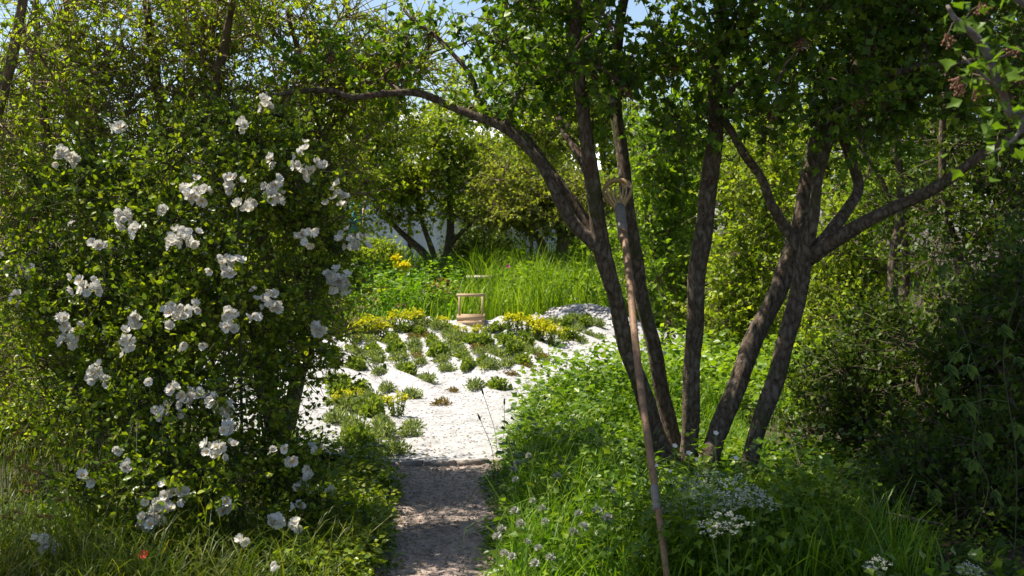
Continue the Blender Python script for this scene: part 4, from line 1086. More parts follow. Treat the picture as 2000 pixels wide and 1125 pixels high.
tl += [(650, 757, 'g'), (705, 765, 'f'), (715, 785, 'g'), (755, 770, 'g'), (803, 778, 'g'), (928, 763, 'g'), (972, 761, 'f'), (885, 765, 'b'), (862, 790, 'b'),
       (682, 803, 'g'), (745, 828, 'g'), (750, 852, 'g'), (805, 834, 'g'), (800, 850, 'g'), (690, 838, 'g'), (770, 885, 'g'), (700, 875, 'f'), (668, 772, 'f'), (690, 852, 'g'), (735, 790, 'g'), (725, 812, 'f'), (720, 868, 'g'), (660, 790, 'g'), (655, 825, 'g'),
       (650, 652, 'f'), (672, 650, 'g'), (690, 652, 'f'), (708, 649, 'g'), (730, 650, 'f'), (752, 648, 'g'), (790, 648, 'f'), (828, 647, 'g'), (845, 645, 'f'), (880, 647, 'g'), (955, 648, 'g'), (972, 650, 'f'), (990, 650, 'g'), (870, 652, 'f'), (820, 655, 'f'), (855, 654, 'g'),
       (1080, 640, 'g'), (1105, 645, 'f'), (1125, 650, 'g'), (1140, 640, 'f'), (1150, 655, 'g'), (1120, 630, 'g'), (1165, 640, 'g'), (1060, 652, 'f'), (1145, 625, 'f'), (1095, 662, 'g'), (1170, 660, 'g'), (1110, 670, 'f'), (1135, 668, 'g'), (1040, 655, 'g')]
for k, (a, b, c) in enumerate(tl):
    p = G(a, b, .035); p[2] = float(Hsand(p[0], p[1])) - .004
    s = ur.uniform(.8, 1.3) * (.75 if c == 'b' else 1) * (1 + .08 * (1 - float(sstep(p[1], 8.5, 11)))) 
    o = inst('cushion_plant', tm[c][k % len(tm[c])], p, Quaternion((0, 0, 1), ur.uniform(0, 6)), (s, s, s * ur.uniform(.9, 1.25)))
    tag(o, TL[c], 'cushion plant', GT)
for k, (a, b, s) in enumerate([(775, 812, .9), (668, 800, .75), (700, 672, 1.2), (722, 665, 1.3), (745, 664, 1.2), (690, 668, 1.1), (775, 658, 1.2), (810, 645, 1.2), (865, 645, .9), (898, 664, .85), (934, 666, .85), (1000, 660, 1.2), (1045, 668, 1.35), (1062, 672, 1.35), (1082, 676, 1.2), (1020, 664, 1.2), (690, 790, .7)]):
    p = G(a, b, .035); p[2] = float(Hsand(p[0], p[1])) - .004
    o = inst('spurge_clump', sm[k % 3], p, Quaternion((0, 0, 1), ur.uniform(0, 6)), s * 1.1)
    lab = 'yellow-flowered spurge clump along the crest of the white mound' if b < 700 else 'yellow-flowered spurge clump low at the left side of the white bed'
    tag(o, lab, 'spurge', 'yellow spurge clumps on the white bed')

# ================================================================== GRASS AND HERBS
gr = np.random.default_rng(91)
def region(rng, n, x0, x1, y0, y1, fn=None, clump=.0):
    x = rng.uniform(x0, x1, n); y = rng.uniform(y0, y1, n)
    if clump:
        v = np.sin(x * 5.1 + 2 * np.sin(y * 3.3)) * np.sin(y * 4.7 + 1.5 * np.sin(x * 2.9))
        k = rng.uniform(0, 1, n) < .5 + clump * v
        x, y = x[k], y[k]
    if fn is not None:
        k = fn(x, y); x, y = x[k], y[k]
    return np.stack([x, y, H(x, y) - .02], -1)
def herbs(mb, rng, base, h, leaf, nl, kind='oval', m=0, wide=1.0, spread=.06, ms=None):
    n = len(base); q = np.repeat(np.arange(n), nl); N = len(q)
    hh = (rng.uniform(.5, 1.1, n) * h * hf(base))[q]
    a = rng.uniform(0, 6.28, N); t = rng.uniform(.1, 1, N)
    pos = base[q] + np.stack([np.cos(a) * spread * rng.uniform(.2, 1, N), np.sin(a) * spread * rng.uniform(.2, 1, N), t * hh], -1)
    ax = np.stack([np.cos(a), np.sin(a), rng.uniform(-.25, .8, N)], -1)
    leaves(mb, pos, ax, unit(rng.normal(size=(N, 3)) * .5 + np.array([0, 0, 1.0])), leaf * rng.uniform(.5, 1.25, N), kind, .2, .25, m, wide)
hf = lambda b: (1 - .68 * sstep(b[:, 0], .45, .75) * sstep(b[:, 1], 5.2, 5.8) * (1 - sstep(b[:, 1], 8, 9)))
right_edge = lambda x, y: x > np.interp(y, [3, 7, 8.3, 9.5, 10.6, 11.8], [-.03, -.02, .05, .25, .75, 1.6]) + .02
mb = MB()
b = region(gr, 30000, -.05, 1.7, 4.3, 10.5, right_edge, .35)
blades(mb, gr, b, hf(b) * gr.uniform(.18, .48, len(b)), gr.uniform(.004, .009, len(b)), .6, 3)
b = region(gr, 7000, .9, 3.2, 4.5, 9.0, lambda x, y: x / y < np.where(y < 5.6, .22, .29), .3)
blades(mb, gr, b, hf(b) * gr.uniform(.2, .52, len(b)), gr.uniform(.004, .008, len(b)), .6, 4)
b = region(gr, 2600, .0, 1.4, 4.4, 9.6, right_edge, .45)
blades(mb, gr, b, hf(b) * gr.uniform(.45, .8, len(b)), gr.uniform(.004, .008, len(b)), .45, 5)
tag(mb.build('grass', M['grass']), 'lush green grass on the bank between path and trunks', 'grass', kind='stuff')
mb = MB()
b = region(gr, 1700, -.04, 1.5, 4.4, 10.6, right_edge, .3)
herbs(mb, gr, b, .30, .05, 7)
b = region(gr, 700, -.08, .5, 4.6, 8.6, lambda x, y: x > path_right(y) - .02)
herbs(mb, gr, b, .12, .035, 8)
b = region(gr, 2600, .55, 2.6, 4.5, 7.4, lambda x, y: x / y < .30 + .02 * np.sin(y * 9), .35)
herbs(mb, gr, b, .42, .042, 11, wide=1.1, spread=.09)
b = region(gr, 900, .0, 1.3, 6.6, 9.6, right_edge, .3)
herbs(mb, gr, b, .40, .055, 10, wide=1.15, spread=.09)
b = region(gr, 500, .0, .8, 4.4, 7, right_edge, .4)
herbs(mb, gr, b, .34, .05, 9, 'lobe', wide=1.1, spread=.08)
b = region(gr, 420, .02, .9, 7.2, 9.6, right_edge, .5)
herbs(mb, gr, b, .62, .05, 12, 'lobe', wide=1.0, spread=.07)
b = region(gr, 300, .35, 1.5, 4.4, 5.5, lambda x, y: x / y < .30, .5)
herbs(mb, gr, b, .55, .045, 12, 'lobe', wide=1.0, spread=.07)
tag(mb.build('ground_cover', M['herb']), 'mixed leafy weeds among the grass right of the path', 'ground cover', kind='stuff')
mb = MB()
b = region(gr, 1400, .3, 3.0, 8.6, 13.5, lambda x, y: x > np.interp(y, [8.5, 9.5, 10.6, 11.8, 13.5], [.2, .4, .95, 1.7, 2.2]))
herbs(mb, gr, b, .55, .07, 9, 'quad', wide=1.2)
tag(mb.build('ground_cover', M['leaf_bright']), 'tall sunlit leafy weeds beyond the trunks', 'ground cover', kind='stuff')
mb = MB()
b = region(gr, 420, -.16, .06, 4.4, 7.6, lambda x, y: abs(x - path_right(y) - .02) < .055)
herbs(mb, gr, b, .08, .028, 8, spread=.05)
b = region(gr, 900, -.16, .06, 4.4, 7.6, lambda x, y: abs(x - path_right(y) - .03) < .06)
blades(mb, gr, b, gr.uniform(.06, .2, len(b)), .004, .9, 4)
b = region(gr, 420, -.98, -.5, 4.4, 7.6, lambda x, y: abs(x - path_left(y) + .02) < .06)
herbs(mb, gr, b, .09, .028, 8, spread=.05)
b = region(gr, 800, -.98, -.5, 4.4, 7.6, lambda x, y: abs(x - path_left(y) + .03) < .07)
blades(mb, gr, b, gr.uniform(.06, .22, len(b)), .004, .9, 4)
tag(mb.build('ground_cover', M['herb']), 'ragged weeds and grass overhanging both path edges', 'ground cover', kind='stuff')
mb = MB()
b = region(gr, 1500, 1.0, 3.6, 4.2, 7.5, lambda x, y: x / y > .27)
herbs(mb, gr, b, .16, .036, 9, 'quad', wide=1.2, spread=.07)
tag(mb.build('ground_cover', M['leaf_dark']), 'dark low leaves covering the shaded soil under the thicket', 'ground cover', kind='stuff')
left_edge = lambda x, y: x < path_left(y) + .0
mb = MB()
b = region(gr, 3200, -2.3, -.55, 4.9, 7.6, left_edge, .3)
herbs(mb, gr, b, .18, .030, 10, 'quad', wide=1.2)
b = region(gr, 900, -1.0, -.62, 4.6, 7.0, left_edge)
herbs(mb, gr, b, .24, .036, 9, 'quad', wide=1.2)
tag(mb.build('ground_cover', M['leaf_rose']), 'low dark leafy ground cover under the rose bush', 'ground cover', kind='stuff')
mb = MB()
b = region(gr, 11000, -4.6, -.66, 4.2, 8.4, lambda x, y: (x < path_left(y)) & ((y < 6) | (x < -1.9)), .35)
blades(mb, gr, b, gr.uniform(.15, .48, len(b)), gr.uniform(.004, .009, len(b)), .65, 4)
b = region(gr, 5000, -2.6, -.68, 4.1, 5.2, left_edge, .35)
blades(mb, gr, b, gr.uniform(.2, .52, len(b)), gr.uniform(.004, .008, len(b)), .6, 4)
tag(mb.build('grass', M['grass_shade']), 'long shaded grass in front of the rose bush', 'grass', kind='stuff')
# meadow behind the bed
mb = MB()
b = region(gr, 19000, -.75, 5.0, 14.6, 22, lambda x, y: y > np.interp(x, [-1, .25, .6, 1.2, 2, 4.5], [14.8, 14.9, 15.6, 16.2, 16.1, 14.6]), .3)
blades(mb, gr, b, gr.uniform(.3, .72, len(b)) * (.85 + .25 * np.sin(b[:, 0] * 3.1 + np.sin(b[:, 1] * 2)) ** 2) * (1 + .45 * sstep(b[:, 1], 16.5, 18.5)), gr.uniform(.012, .022, len(b)), .40, 3)
herbs(mb, gr, region(gr, 900, -.2, 4.5, 16, 22), .75, .09, 6, 'quad', wide=1.2)
tag(mb.build('meadow_grass', M['grass_far']), 'tall bright meadow grass behind the white mound', 'grass', kind='stuff')
mb = MB()
b = region(gr, 13000, -6, -.6, 14.6, 22, None, .35)
blades(mb, gr, b, sstep(b[:, 1], 14.0, 16.5) * gr.uniform(.25, .70, len(b)), gr.uniform(.012, .020, len(b)), .5, 3)
herbs(mb, gr, region(gr, 1500, -5, -.8, 16.0, 20.5), .75, .078, 9, 'quad', wide=1.2)
tag(mb.build('meadow_grass', M['grass']), 'darker grass and leafy weeds behind the spurge crest', 'grass', kind='stuff')
mb = MB()
b = region(gr, 5200, -9, 9, 8, 30, lambda x, y: (y > 21.5) | (np.abs(x) > 3.6))
blades(mb, gr, b, gr.uniform(.3, .7, len(b)), gr.uniform(.02, .035, len(b)), .5, 3)
tag(mb.build('meadow_grass', M['grass_far']), 'rough grass around the marquee and far trees', 'grass', kind='stuff')

# ================================================================== SINGLE PLANTS
sr = np.random.default_rng(123)
# white clover heads in the right-hand grass
def clover_head(rng):
    mb = MB(); n = 46
    d = unit(rng.normal(size=(n, 3))); d[:, 2] = np.where(d[:, 2] < -.5, -d[:, 2], d[:, 2])
    leaves(mb, d * .006, d + np.array([0, 0, .25]), unit(rng.normal(size=(n, 3))), .018, 'quad', .2, .1, 0, 1.1)
    return mb.mesh('flower_head', M['cream_petal'])
ch = [clover_head(sr) for _ in range(3)]
for k, (a, b) in enumerate([(980, 1035), (1005, 1000), (1030, 1060), (1052, 1072), (1044, 1102), (1075, 1090), (1120, 1040), (1130, 1005), (1140, 1030), (985, 1082), (1000, 1088), (1010, 905), (1040, 980), (1002, 918), (1060, 995), (1016, 1025), (1165, 1000), (1186, 1012), (1032, 892), (1007, 938), (1090, 930), (1065, 1020), (970, 1050), (1195, 960)]):
    p = G(a, b, .30)
    g0 = np.array([p[0] + sr.normal(0, .02), p[1] + sr.normal(0, .02), float(H(p[0], p[1])) - .02])
    t = thing('clover', g0, 'white clover head on a thin stalk in the grass right of the path', 'clover', 'white clover in the right-hand grass')
    MB().add(*tubes(np.array([[g0, (g0 + p) / 2 + np.array([.01, 0, 0]), p]]), np.full((1, 3), .0016), 4)).build('stalk', M['stem'], t)
    inst('flower_head', ch[k % 3], p, quat_to((sr.normal(0, .2), sr.normal(0, .2), 1)), sr.uniform(.85, 1.15), t)
# cow parsley
def umbel_mesh(rng):
    mb = MB(); n = 11
    a = np.arange(n) * 2.4; r = .06 * np.sqrt((np.arange(n) + .5) / n)
    tips = np.stack([np.cos(a) * r, np.sin(a) * r, .035 - r * .25], -1)
    v, f = tubes(np.stack([np.zeros((n, 3)), tips * .5, tips], 1), np.full((n, 3), .001), 3); mb.add(v, f, 1)
    q = np.repeat(np.arange(n), 11)
    pos = tips[q] + rng.normal(0, 1, (len(q), 3)) * np.array([.0065, .0065, .002])
    d = unit(np.stack([rng.normal(size=len(q)), rng.normal(size=len(q)), 0 * q + .2], -1))
    leaves(mb, pos, d, np.tile([0, 0, 1.0], (len(q), 1)) + rng.normal(0, .25, (len(q), 3)), 0.0078, 'quad', .1, .0, 0, 1.7)
    return mb.mesh('umbel', [M['cream_petal'], M['stem']])
um = [umbel_mesh(sr) for _ in range(3)]
for k, (spots, lab) in enumerate([([(1330, 955), (1300, 1000), (1345, 985)], 'cow parsley with lacy white umbels right against the rake pole'), ([(1385, 940), (1370, 965), (1400, 985), (1355, 1010)], 'cow parsley with lacy white umbels below the middle trunk'),
        ([(1430, 960), (1420, 1000), (1445, 985)], 'cow parsley with lacy white umbels between the leaning trunks'), ([(1470, 975), (1485, 990)], 'cow parsley with two umbels at the foot of the rightmost trunk'), ([(1425, 1030), (1390, 1040)], 'low cow parsley with two umbels in the shaded weeds'),
        ([(1715, 1108), (1700, 1120)], 'cow parsley umbels by the sedge in the dark corner'), ([(1890, 1118), (1905, 1122)], 'cow parsley umbels under the creeper leaves')]):
    dz = .42 if k < 5 else .22
    c = G(spots[0][0] + 8, spots[0][1], dz); g0 = np.array([c[0], c[1] + .05, float(H(c[0], c[1] + .05)) - .02])
    t = thing('cow_parsley', g0, lab, 'cow parsley', 'cow parsley at the foot of the trunks')
    for (a, b) in spots:
        p = P(a, b, c[1] + sr.normal(0, .06)); nd = np.array([sr.normal(0, .15), -.35 + sr.normal(0, .1), 1])
        MB().add(*tubes(np.array([[g0, g0 * .55 + p * .45 + np.array([0, .01, .03]), p]]), np.array([[.0035, .003, .002]]), 4)).build('stalk', M['stem'], t)
        inst('umbel', um[sr.integers(3)], p, quat_to(nd, sr.uniform(0, 6)), sr.uniform(.85, 1.2) * (1 if k < 5 else .6), t)
    m2 = MB(); n = 60
    bb = g0 + np.stack([sr.normal(0, .09, n), sr.normal(0, .07, n), sr.uniform(.03, .30, n)], -1)
    leaves(m2, bb, unit(sr.normal(size=(n, 3)) + np.array([0, 0, .2])), unit(sr.normal(size=(n, 3)) * .5 + np.array([0, 0, 1.0])), .05, 'lobe', .2, .2)
    m2.build('foliage', M['herb'], t, kind='stuff')
# white campion: tall stalks with paired leaves and a little white flower
pm = MB(); n = 5
for k in range(n):
    a = k * 2 * np.pi / n
    leaves(pm, np.zeros((1, 3)), np.array([[math.cos(a), math.sin(a), .35]]), np.array([[0, 0, 1.0]]), .017, 'oval', .1, .1, 0, 1.4)
campf = pm.mesh('flower', M['white_petal'])
for k, (a, b, h, lab) in enumerate([(1318, 871, .62, 'tall white campion in front of the tree foot, nearest the rake'), (1345, 885, .6, 'white campion with a drooping bud in front of the middle trunk'), (1398, 846, .68, 'tallest white campion, standing before the first leaning trunk'), (1437, 895, .55, 'white campion rising between the two leaning trunks')]):
    p = G(a, b, h); g0 = np.array([p[0] - .03, p[1] + .04, float(H(p[0], p[1])) - .02])
    t = thing('campion', g0, lab, 'campion', 'white campion by the trunks')
    fork = g0 * .4 + p * .6
    p2 = fork + np.array([-.06, 0, .17])
    for e in (p, p2):
        MB().add(*tubes(np.array([[fork, fork * .5 + e * .5 + np.array([.008 * np.sign(e[0] - fork[0]), 0, 0]), e]]), np.full((1, 3), .002), 4)).build('stalk', M['stem'], t)
    MB().add(*tubes(np.array([[g0, (g0 + fork) / 2, fork]]), np.full((1, 3), .003), 4)).build('stalk', M['stem'], t)
    m2 = MB(); bb = np.array([g0 * (1 - q) + fork * q for q in (.25, .25, .6, .6, 1, 1)]); dd = np.array([[1, .2, .7], [-1, -.2, .7]] * 3)
    leaves(m2, bb, dd, np.tile([0, 0, 1.0], (6, 1)), .075, 'long', .2, .2, 0, 1.5)
    m2.build('foliage', M['herb'], t)
    inst('flower', campf, p, quat_to((.1, -.6, .6)), .75, t); inst('flower', campf, p2, quat_to((-.3, -.6, .5)), .5, t)
# plantain spikes silhouetted on the white bed
for k, (a, b, a2, b2, lab) in enumerate([(944, 770, 972, 860, 'tall ribwort plantain with dark head leaning over the white bed'), (938, 820, 965, 880, 'short ribwort plantain with dark head at the bed edge'), (985, 790, 975, 850, 'ribwort plantain with dark head standing upright at the bed edge')]):
    s = G(a2, b2, .12); s[2] = float(H(s[0], s[1])) - .02
    e = P(a, b, s[1])
    t = thing('plantain', s, lab, 'plantain', 'ribwort plantain at the bed edge')
    cv = catmull([s, s * .6 + e * .4 + np.array([.02, 0, .02]), e], .03)
    MB().add(*tubes(cv[None], np.full((1, len(cv)), .0018), 4)).build('stalk', M['stem'], t)
    d = unit(cv[-1] - cv[-2]); hq = np.array([e + d * q for q in (-.005, .008, .022, .036, .046)])
    MB().add(*tubes(hq[None], np.array([[.003, .0065, .0065, .005, .001]]), 7)).build('seed_head', M['dark_head'], t, smooth=True)
# foxtail grass leaning in at the left edge
for k, (a, b, a2, b2, ln) in enumerate([(20, 892, 40, 1120, 1), (28, 850, 5, 1100, 1), (45, 960, 25, 1120, 1), (28, 1000, 10, 1130, 1), (80, 1008, 35, 1130, 1), (62, 948, 20, 1120, -1), (118, 975, 60, 1130, 1), (215, 860, 180, 1060, 1), (210, 905, 165, 1080, 1), (335, 1055, 330, 1125, 1), (350, 1095, 300, 1140, 1), (12, 1010, -5, 1130, 1), (5, 1080, 15, 1150, -1), (70, 920, 90, 1120, -1), (150, 890, 140, 1100, 1)]):
    d = 4.7 + sr.uniform(-.15, .2) if a < 140 else 4.95
    e = P(a, b, d); s = P(a2, 450, d + .12); s[2] = float(H(s[0], s[1])) - .02
    t = thing('foxtail_grass', s, 'arching foxtail grass with a brown seed head in front of the left hawthorn' if a < 140 else 'foxtail grass stalk with brown seed head in front of the rose bush', 'grass', 'foxtail grass stalks')
    cv = catmull([s, s * .6 + np.array([e[0], e[1], e[2]]) * .4 - np.array([.04 * ln, 0, 0]), s * .12 + e * .88 + np.array([-.03 * ln, 0, .035]), e], .03)
    MB().add(*tubes(cv[None], np.full((1, len(cv)), .0016), 4)).build('stalk', M['stem'], t)
    dd = unit(cv[-1] - cv[-3]); n = 70
    tq = sr.uniform(-.03, .055, n)[:, None]
    m2 = MB(); leaves(m2, e + dd * tq + sr.normal(0, .003, (n, 3)), unit(dd + sr.normal(0, .55, (n, 3))), unit(sr.normal(size=(n, 3))), .015, 'quad', .1, .1, 0, .7)
    m2.build('seed_head', M['seed_head'], t)
    m3 = MB(); blades(m3, sr, np.tile(s, (3, 1)), np.array([.3, .4, .35]), .006, .6, 4); m3.build('blade', M['grass_shade'], t)
# sedge tussocks
for k, (a, b, h, n, lab) in enumerate([(1575, 1070, .62, 700, 'fountain-shaped sedge tussock arching in the dark right of the trunks'), (1490, 1020, .36, 300, 'smaller upright sedge tussock at the foot of the rightmost trunk')]):
    g0 = G(a, b); g0[2] = float(H(g0[0], g0[1])) - .02
    m2 = MB(); bb = np.stack([sr.normal(0, .045, n), sr.normal(0, .045, n), np.zeros(n)], -1)
    az = np.arctan2(bb[:, 1], bb[:, 0]) + sr.normal(0, .5, n)
    blades(m2, sr, bb, sr.uniform(.6, 1.25, n) * h, .005, .75, 5, az)
    o = inst('sedge', m2.mesh('sedge', M['sedge']), g0); tag(o, lab, 'sedge', 'sedge tussocks')
# broad-leaved plants, each leaf a part
def big_leaf(rng, w=.34, heart=False):
    mb = MB(); u = np.linspace(0, 1, 7); prof = (np.sin(np.pi * u ** (.55 if heart else .75)) * w) * (1 + rng.normal(0, .05, 7)); prof[0] = .02; prof[-1] = .0
    z = -.28 * u ** 2 + .10 * u
    c = np.stack([0 * u, u, z], -1)
    V = [];
    for i in range(7):
        V += [c[i] + np.array([-prof[i], 0, prof[i] * .35 + rng.normal(0, .012)]), c[i] + np.array([-prof[i] * .5, 0, prof[i] * .22]), c[i], c[i] + np.array([prof[i] * .5, 0, prof[i] * .22]), c[i] + np.array([prof[i], 0, prof[i] * .35 + rng.normal(0, .012)])]
    F = []
    for i in range(6):
        for k in range(4):
            p0 = i * 5 + k; F += [(p0, p0 + 1, p0 + 6), (p0, p0 + 6, p0 + 5)]
    mb.add(V, F); return mb
bl = {m_: [big_leaf(sr, w_).mesh('leaf', M[m_], True) for w_ in (.26, .33, .38)] for m_ in ('herb', 'leaf_bright', 'leaf_dark')}
def broadleaf(a, b, n, size, spread, mat, lab, dz=.0, group='broad-leaved plants'):
    g0 = G(a, b); g0[2] = float(H(g0[0], g0[1])) - .02
    t = thing('broadleaf_plant', g0, lab, 'plant', group)
    for k in range(n):
        az = k * 2.4 + sr.normal(0, .3); h = sr.uniform(.06, 1) * spread; rad = sr.uniform(.2, .6) * size
        p = g0 + np.array([math.cos(az) * rad, math.sin(az) * rad, .05 + h])
        MB().add(*tubes(np.array([[g0, g0 * .5 + p * .5 + np.array([0, 0, .03]), p]]), np.full((1, 3), .0022), 4)).build('stalk', M['stem'], t)
        o = inst('leaf', bl[mat][k % 3], p, (Quaternion((0, 0, 1), az - math.pi / 2) @ Quaternion((1, 0, 0), sr.uniform(-.2, .6))), size * sr.uniform(.75, 1.15), t)
for a, b, n, s, sp, m_, lab in [(1000, 905, 11, .11, .22, 'herb', 'broad-leaved plant spilling over the corner where path meets white bed'), (1045, 850, 12, .12, .24, 'leaf_bright', 'broad-leaved plant behind the plantain spikes'),
        (1110, 815, 13, .15, .30, 'leaf_bright', 'large-leaved plant in the sunlit bank beside the white bed'), (1100, 770, 12, .15, .32, 'leaf_bright', 'large-leaved plant where the white strip turns right'), (1170, 800, 10, .15, .3, 'herb', 'large-leaved plant beside the leftmost trunk'),
        (1530, 1085, 12, .11, .26, 'herb', 'pale broad-leaved plant in front of the fountain sedge'), (1470, 1100, 12, .10, .22, 'herb', 'broad-leaved plant low in the weeds right of the rake'), (1400, 1105, 10, .09, .2, 'herb', 'small broad-leaved plant beside the foot of the rake'),
        (965, 950, 8, .08, .1, 'herb', 'small low broad-leaved plant on the right path edge'), (1200, 1090, 9, .08, .16, 'herb', 'small broad-leaved plant left of the rake foot'),
        (720, 1085, 11, .09, .14, 'leaf_dark', 'low dark broad-leaved plant on the left path edge'), (725, 960, 12, .09, .24, 'leaf_dark', 'dark broad-leaved plant under the rose at the path corner'), (640, 1080, 11, .09, .2, 'leaf_dark', 'dark broad-leaved plant below the rose bush')]:
    broadleaf(a, b, n, s, sp, m_, lab)
# creeper with five-fingered leaves hanging at the right
creep = thing('creeper', (P(1880, 450, 5.0)[0], 5.0, float(H(P(1880, 450, 5.0)[0], 5.0)) - .02), 'creeper with large five-fingered leaves trailing in the dark right corner', 'creeper')
cl = []
for v_ in range(3):
    mb = MB()
    for k, a in enumerate((-1.25, -.62, 0, .62, 1.25)):
        L = (.6, .85, 1.0, .85, .6)[k]
        q = big_leaf(sr, .22); V = np.concatenate(q.v) * L; F = np.concatenate(q.f)
        ca, sa = math.cos(a), math.sin(a)
        V = np.stack([V[:, 0] * ca + V[:, 1] * sa, -V[:, 0] * sa + V[:, 1] * ca, V[:, 2]], -1)
        mb.add(V, F)
    cl.append(mb.mesh('leaf', M['leaf_dark'], True))
vines = [[(1860, 1125, 5.0), (1915, 1010, 5.0), (1930, 940, 5.0), (1900, 880, 5.05), (1915, 760, 5.1), (1880, 640, 5.1), (1835, 545, 5.15), (1850, 460, 5.2)], [(1790, 1125, 4.9), (1800, 1060, 4.9), (1770, 1010, 4.9), (1790, 940, 5.0)], [(1980, 1130, 4.8), (1985, 900, 4.9), (1960, 700, 5.0), (1990, 560, 5.0)]]
allv = []
for vn in vines:
    q = catmull(pts(vn), .04); allv.append(q)
    q[0][2] = float(H(q[0][0], q[0][1])) - .02
    MB().add(*tubes(q[None], np.full((1, len(q)), .003), 5)).build('vine', M['cane'], creep, smooth=True)
allv = np.vstack(allv)
for (a, b, s) in [(1785, 1030, .13), (1770, 1060, .10), (1880, 1065, .14), (1905, 1090, .14), (1925, 1075, .12), (1975, 1095, .12), (1960, 1060, .1), (1850, 715, .10), (1890, 715, .10), (1870, 690, .08), (1850, 780, .10), (1885, 790, .11), (1830, 760, .08), (1920, 850, .10), (1900, 900, .09), (1955, 640, .1), (1985, 700, .1), (1820, 960, .09), (1940, 960, .1), (1800, 1095, .1), (1985, 830, .1), (1870, 600, .07), (1840, 520, .06)]:
    p = P(a, b, 4.95 + sr.normal(0, .07)); v0 = allv[np.argmin(np.linalg.norm(allv - p, axis=1))]
    MB().add(*tubes(np.array([[v0, v0 * .5 + p * .5 + np.array([0, 0, .02]), p]]), np.full((1, 3), .0018), 4)).build('leaf_stalk', M['stem'], creep)
    nrm = Vector((sr.normal(0, .3), -.75, .75 + sr.normal(0, .2))).normalized()
    down = Vector((sr.normal(0, .6), -.3, -1)); yv = (down - nrm * down.dot(nrm)).normalized(); xv = yv.cross(nrm)
    inst('leaf', cl[sr.integers(3)], p, Matrix((xv, yv, nrm)).transposed().to_quaternion(), s * .78, creep)

# yellow iris-like flowers, bronze plant, small pink blooms and a poppy bud
yp = P(785, 518, 18.6); yg = float(H(yp[0], yp[1]))
ya = thing('yellow_flowers', (yp[0], yp[1], yg - .02), 'tall clump of bright yellow flowers in front of the marquee', 'flowers')
n = 7
m1 = MB()
for k in range(n):
    e = yp + np.array([sr.normal(0, .06), sr.normal(0, .05), sr.uniform(-.14, .12)])
    s = np.array([yp[0] + sr.normal(0, .04), yp[1], yg - .02])
    MB().add(*tubes(np.array([[s, (s + e) / 2, e]]), np.full((1, 3), .005), 4)).build('stalk', M['stem'], ya)
    m2 = MB(); q = 10
    leaves(m2, np.tile(e, (q, 1)) + sr.normal(0, .02, (q, 3)), unit(sr.normal(size=(q, 3)) + np.array([0, 0, .2])), unit(sr.normal(size=(q, 3)) + np.array([0, -.5, .6])), .085, 'oval', .15, .2, 0, 1.4)
    m2.build('flower', M['yellow'], ya)
bpz = P(862, 560, 17.3); bz = float(H(bpz[0], bpz[1]))
m2 = MB(); n = 520
d = unit(sr.normal(size=(n, 3)) * np.array([1.3, 1, .8])); d[:, 2] = abs(d[:, 2])
leaves(m2, d * np.array([.36, .25, .58]) * (sr.uniform(.2, 1, (n, 1)) ** .4), unit(d + sr.normal(0, .6, (n, 3))), unit(sr.normal(size=(n, 3)) + np.array([0, 0, .8])), .075, 'oval', .2, .15, 0, 1.3)
k = 30; e = d[:k] * np.array([.3, .2, .5]); m2.add(*tubes(np.stack([np.zeros((k, 3)), e * .6, e], 1), np.full((k, 3), .004), 3))
o = inst('bronze_plant', m2.mesh('bronze_plant', M['leaf_bronze']), (bpz[0], bpz[1], bz - .02)); tag(o, 'bronze-purple leaved plant left of the bench', 'plant')
def simple_flower(name, mat, size, n=8):
    m_ = MB(); a = np.arange(n) * 2 * np.pi / n
    leaves(m_, np.zeros((n, 3)), np.stack([np.cos(a), np.sin(a), 0 * a + .5], -1), np.tile([0, 0, 1.0], (n, 1)), size, 'oval', .1, .1, 0, 1.5)
    return m_.mesh(name, mat)
for (a, b, d, mt, sz, nm, lab) in [(735, 586, 16.5, 'pink_petal', .05, 'pink_flower', 'pale pink flower on a stalk in the grass behind the spurge'), (784, 598, 16.2, 'pink_petal', .07, 'pink_flower', 'salmon pink flower in the grass below the yellow flowers'), (696, 626, 15.8, 'pink_petal', .06, 'pink_flower', 'pink flower low beside the rose bush edge'), (992, 521, 18.6, 'magenta_petal', .04, 'magenta_flower', 'magenta flower on a tall stalk beside the bench'),
        (280, 1118, 4.62, 'red_petal', .026, 'poppy', 'small red poppy in the grass before the rose bush'), (1218, 1115, 4.8, 'yellow', .018, 'buttercup', 'tiny yellow buttercup at the foot of the rake')]:
    p = P(a, b, d); g0 = np.array([p[0], p[1] + .03, float(H(p[0], p[1])) - .02])
    if p[2] < g0[2] + .05: p[2] = g0[2] + .12
    t = thing(nm, g0, lab, 'flower')
    MB().add(*tubes(np.array([[g0, (g0 + p) / 2 + np.array([.01, 0, 0]), p]]), np.full((1, 3), .002), 4)).build('stalk', M['stem'], t)
    inst('flower', simple_flower('flower', M[mt], sz), p, quat_to((0, -.7, .7)), 1, t)

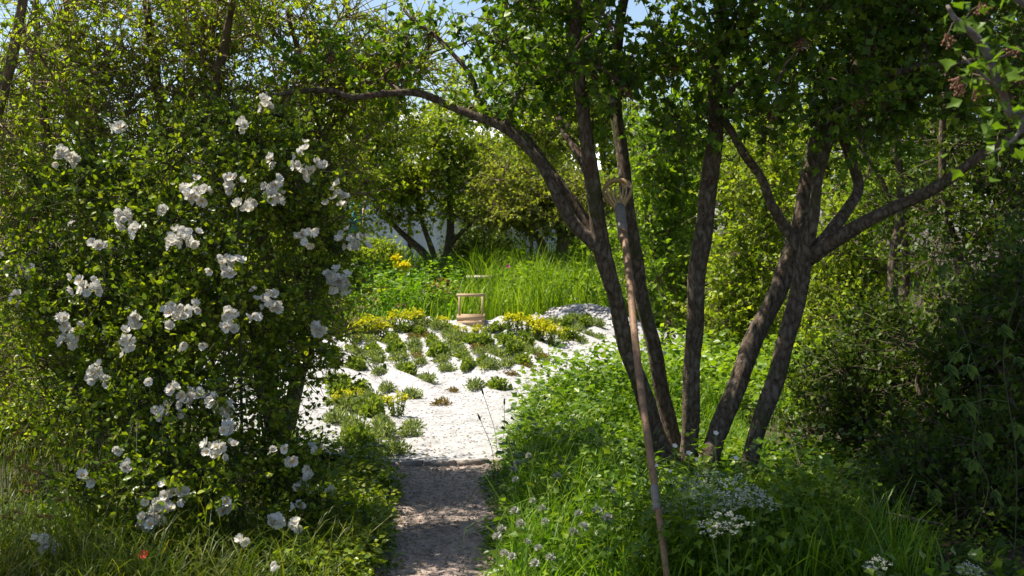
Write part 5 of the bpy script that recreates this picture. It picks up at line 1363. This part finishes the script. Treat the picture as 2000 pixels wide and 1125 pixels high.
# ================================================================== NEAR OVERHANGING BRANCH (top right corner)
nb = np.random.default_rng(200)
ND = 2.6
nbase = P(2280, 450, ND); nbase[2] = float(H(nbase[0], nbase[1])) - .04
near = thing('hawthorn_tree', nbase, 'near hawthorn reaching a pale crooked branch with big leaves into the top right corner', 'tree')
mb = MB(); limb(mb, [nbase, P(2290, 900, ND), P(2260, 500, ND), P(2240, 330, ND), P(2260, 100, ND), P(2230, -200, ND)], [.06, .05, .045, .04, .03, .015], 12, .04, .07, nb)
mb.build('trunk', M['bark_near'], near, smooth=True)
nn = []
for seq, w in [([(2250, 330, 2.6), (2120, 250, 2.55), (2030, 222, 2.5), (1975, 224, 2.5), (1960, 185, 2.5), (1942, 140, 2.5), (1925, 95, 2.5), (1895, 62, 2.5), (1862, 34, 2.5), (1850, 10, 2.5)], [34, 26, 20, 17, 16, 15, 16, 15, 11, 6]),
               ([(1962, 190, 2.5), (1940, 165, 2.45), (1900, 130, 2.4), (1880, 110, 2.4)], [8, 7, 5, 3]), ([(2000, 224, 2.5), (1990, 260, 2.45), (1965, 285, 2.45), (1930, 300, 2.4)], [10, 8, 6, 3]), ([(2230, 200, 2.6), (2120, 60, 2.5), (2020, 20, 2.5), (1940, -30, 2.5)], [24, 18, 12, 6])]:
    mb = MB(); p, _ = limb(mb, pts(seq), [W(k, s[2]) for k, s in zip(w, seq)], 9, .012, .10, nb); mb.build('branch', M['bark_near'], near, smooth=True); nn.append(p)
nn = np.vstack(nn)
hl = []
for v_ in range(3):
    mb = MB()
    leaves(mb, np.zeros((1, 3)), np.array([[0, 1.0, 0]]), np.array([[0, 0, 1.0]]), 1.0, 'lobe', .25, .25, 0, 1.2 - .1 * v_)
    hl.append(mb.mesh('leaf', M['leaf_main']))
sel = nn[(nn[:, 0] < P(2060, 450, 2.5)[0])]
for k in range(150):
    c0 = sel[nb.integers(len(sel))]
    p = c0 + nb.normal(0, .045, 3)
    q = p - np.array([0, 0, CAM_H]); sx = 1000 + FPX * q[0] / q[1]; sy = 450 - FPX * q[2] / q[1]
    if sx < 1835: continue
    nv = Vector(tuple(nb.normal(0, .6, 3) + np.array([0, -.3, .8]))).normalized()
    dv = Vector(tuple(nb.normal(0, 1, 3))); yv = (dv - nv * dv.dot(nv)).normalized(); xv = yv.cross(nv)
    inst('leaf', hl[k % 3], p, Matrix((xv, yv, nv)).transposed().to_quaternion(), nb.uniform(.022, .042), near)
for (a, b) in [(1872, 155), (1880, 170), (1905, 178), (1850, 70), (1985, 95), (1990, 150), (1915, 10), (1960, 175)]:
    p = P(a, b, 2.48); i = np.argmin(np.linalg.norm(nn - p, axis=1))
    MB().add(*tubes(np.array([[nn[i], nn[i] * .5 + p * .5 + np.array([0, 0, .01]), p]]), np.full((1, 3), .0012), 4)).build('fruit_stalk', M['twig'], near)
    inst('fruit_bunch', bun[nb.integers(3)], p, quat_to((nb.normal(0, .4), nb.normal(0, .4), 1)), .38, near)
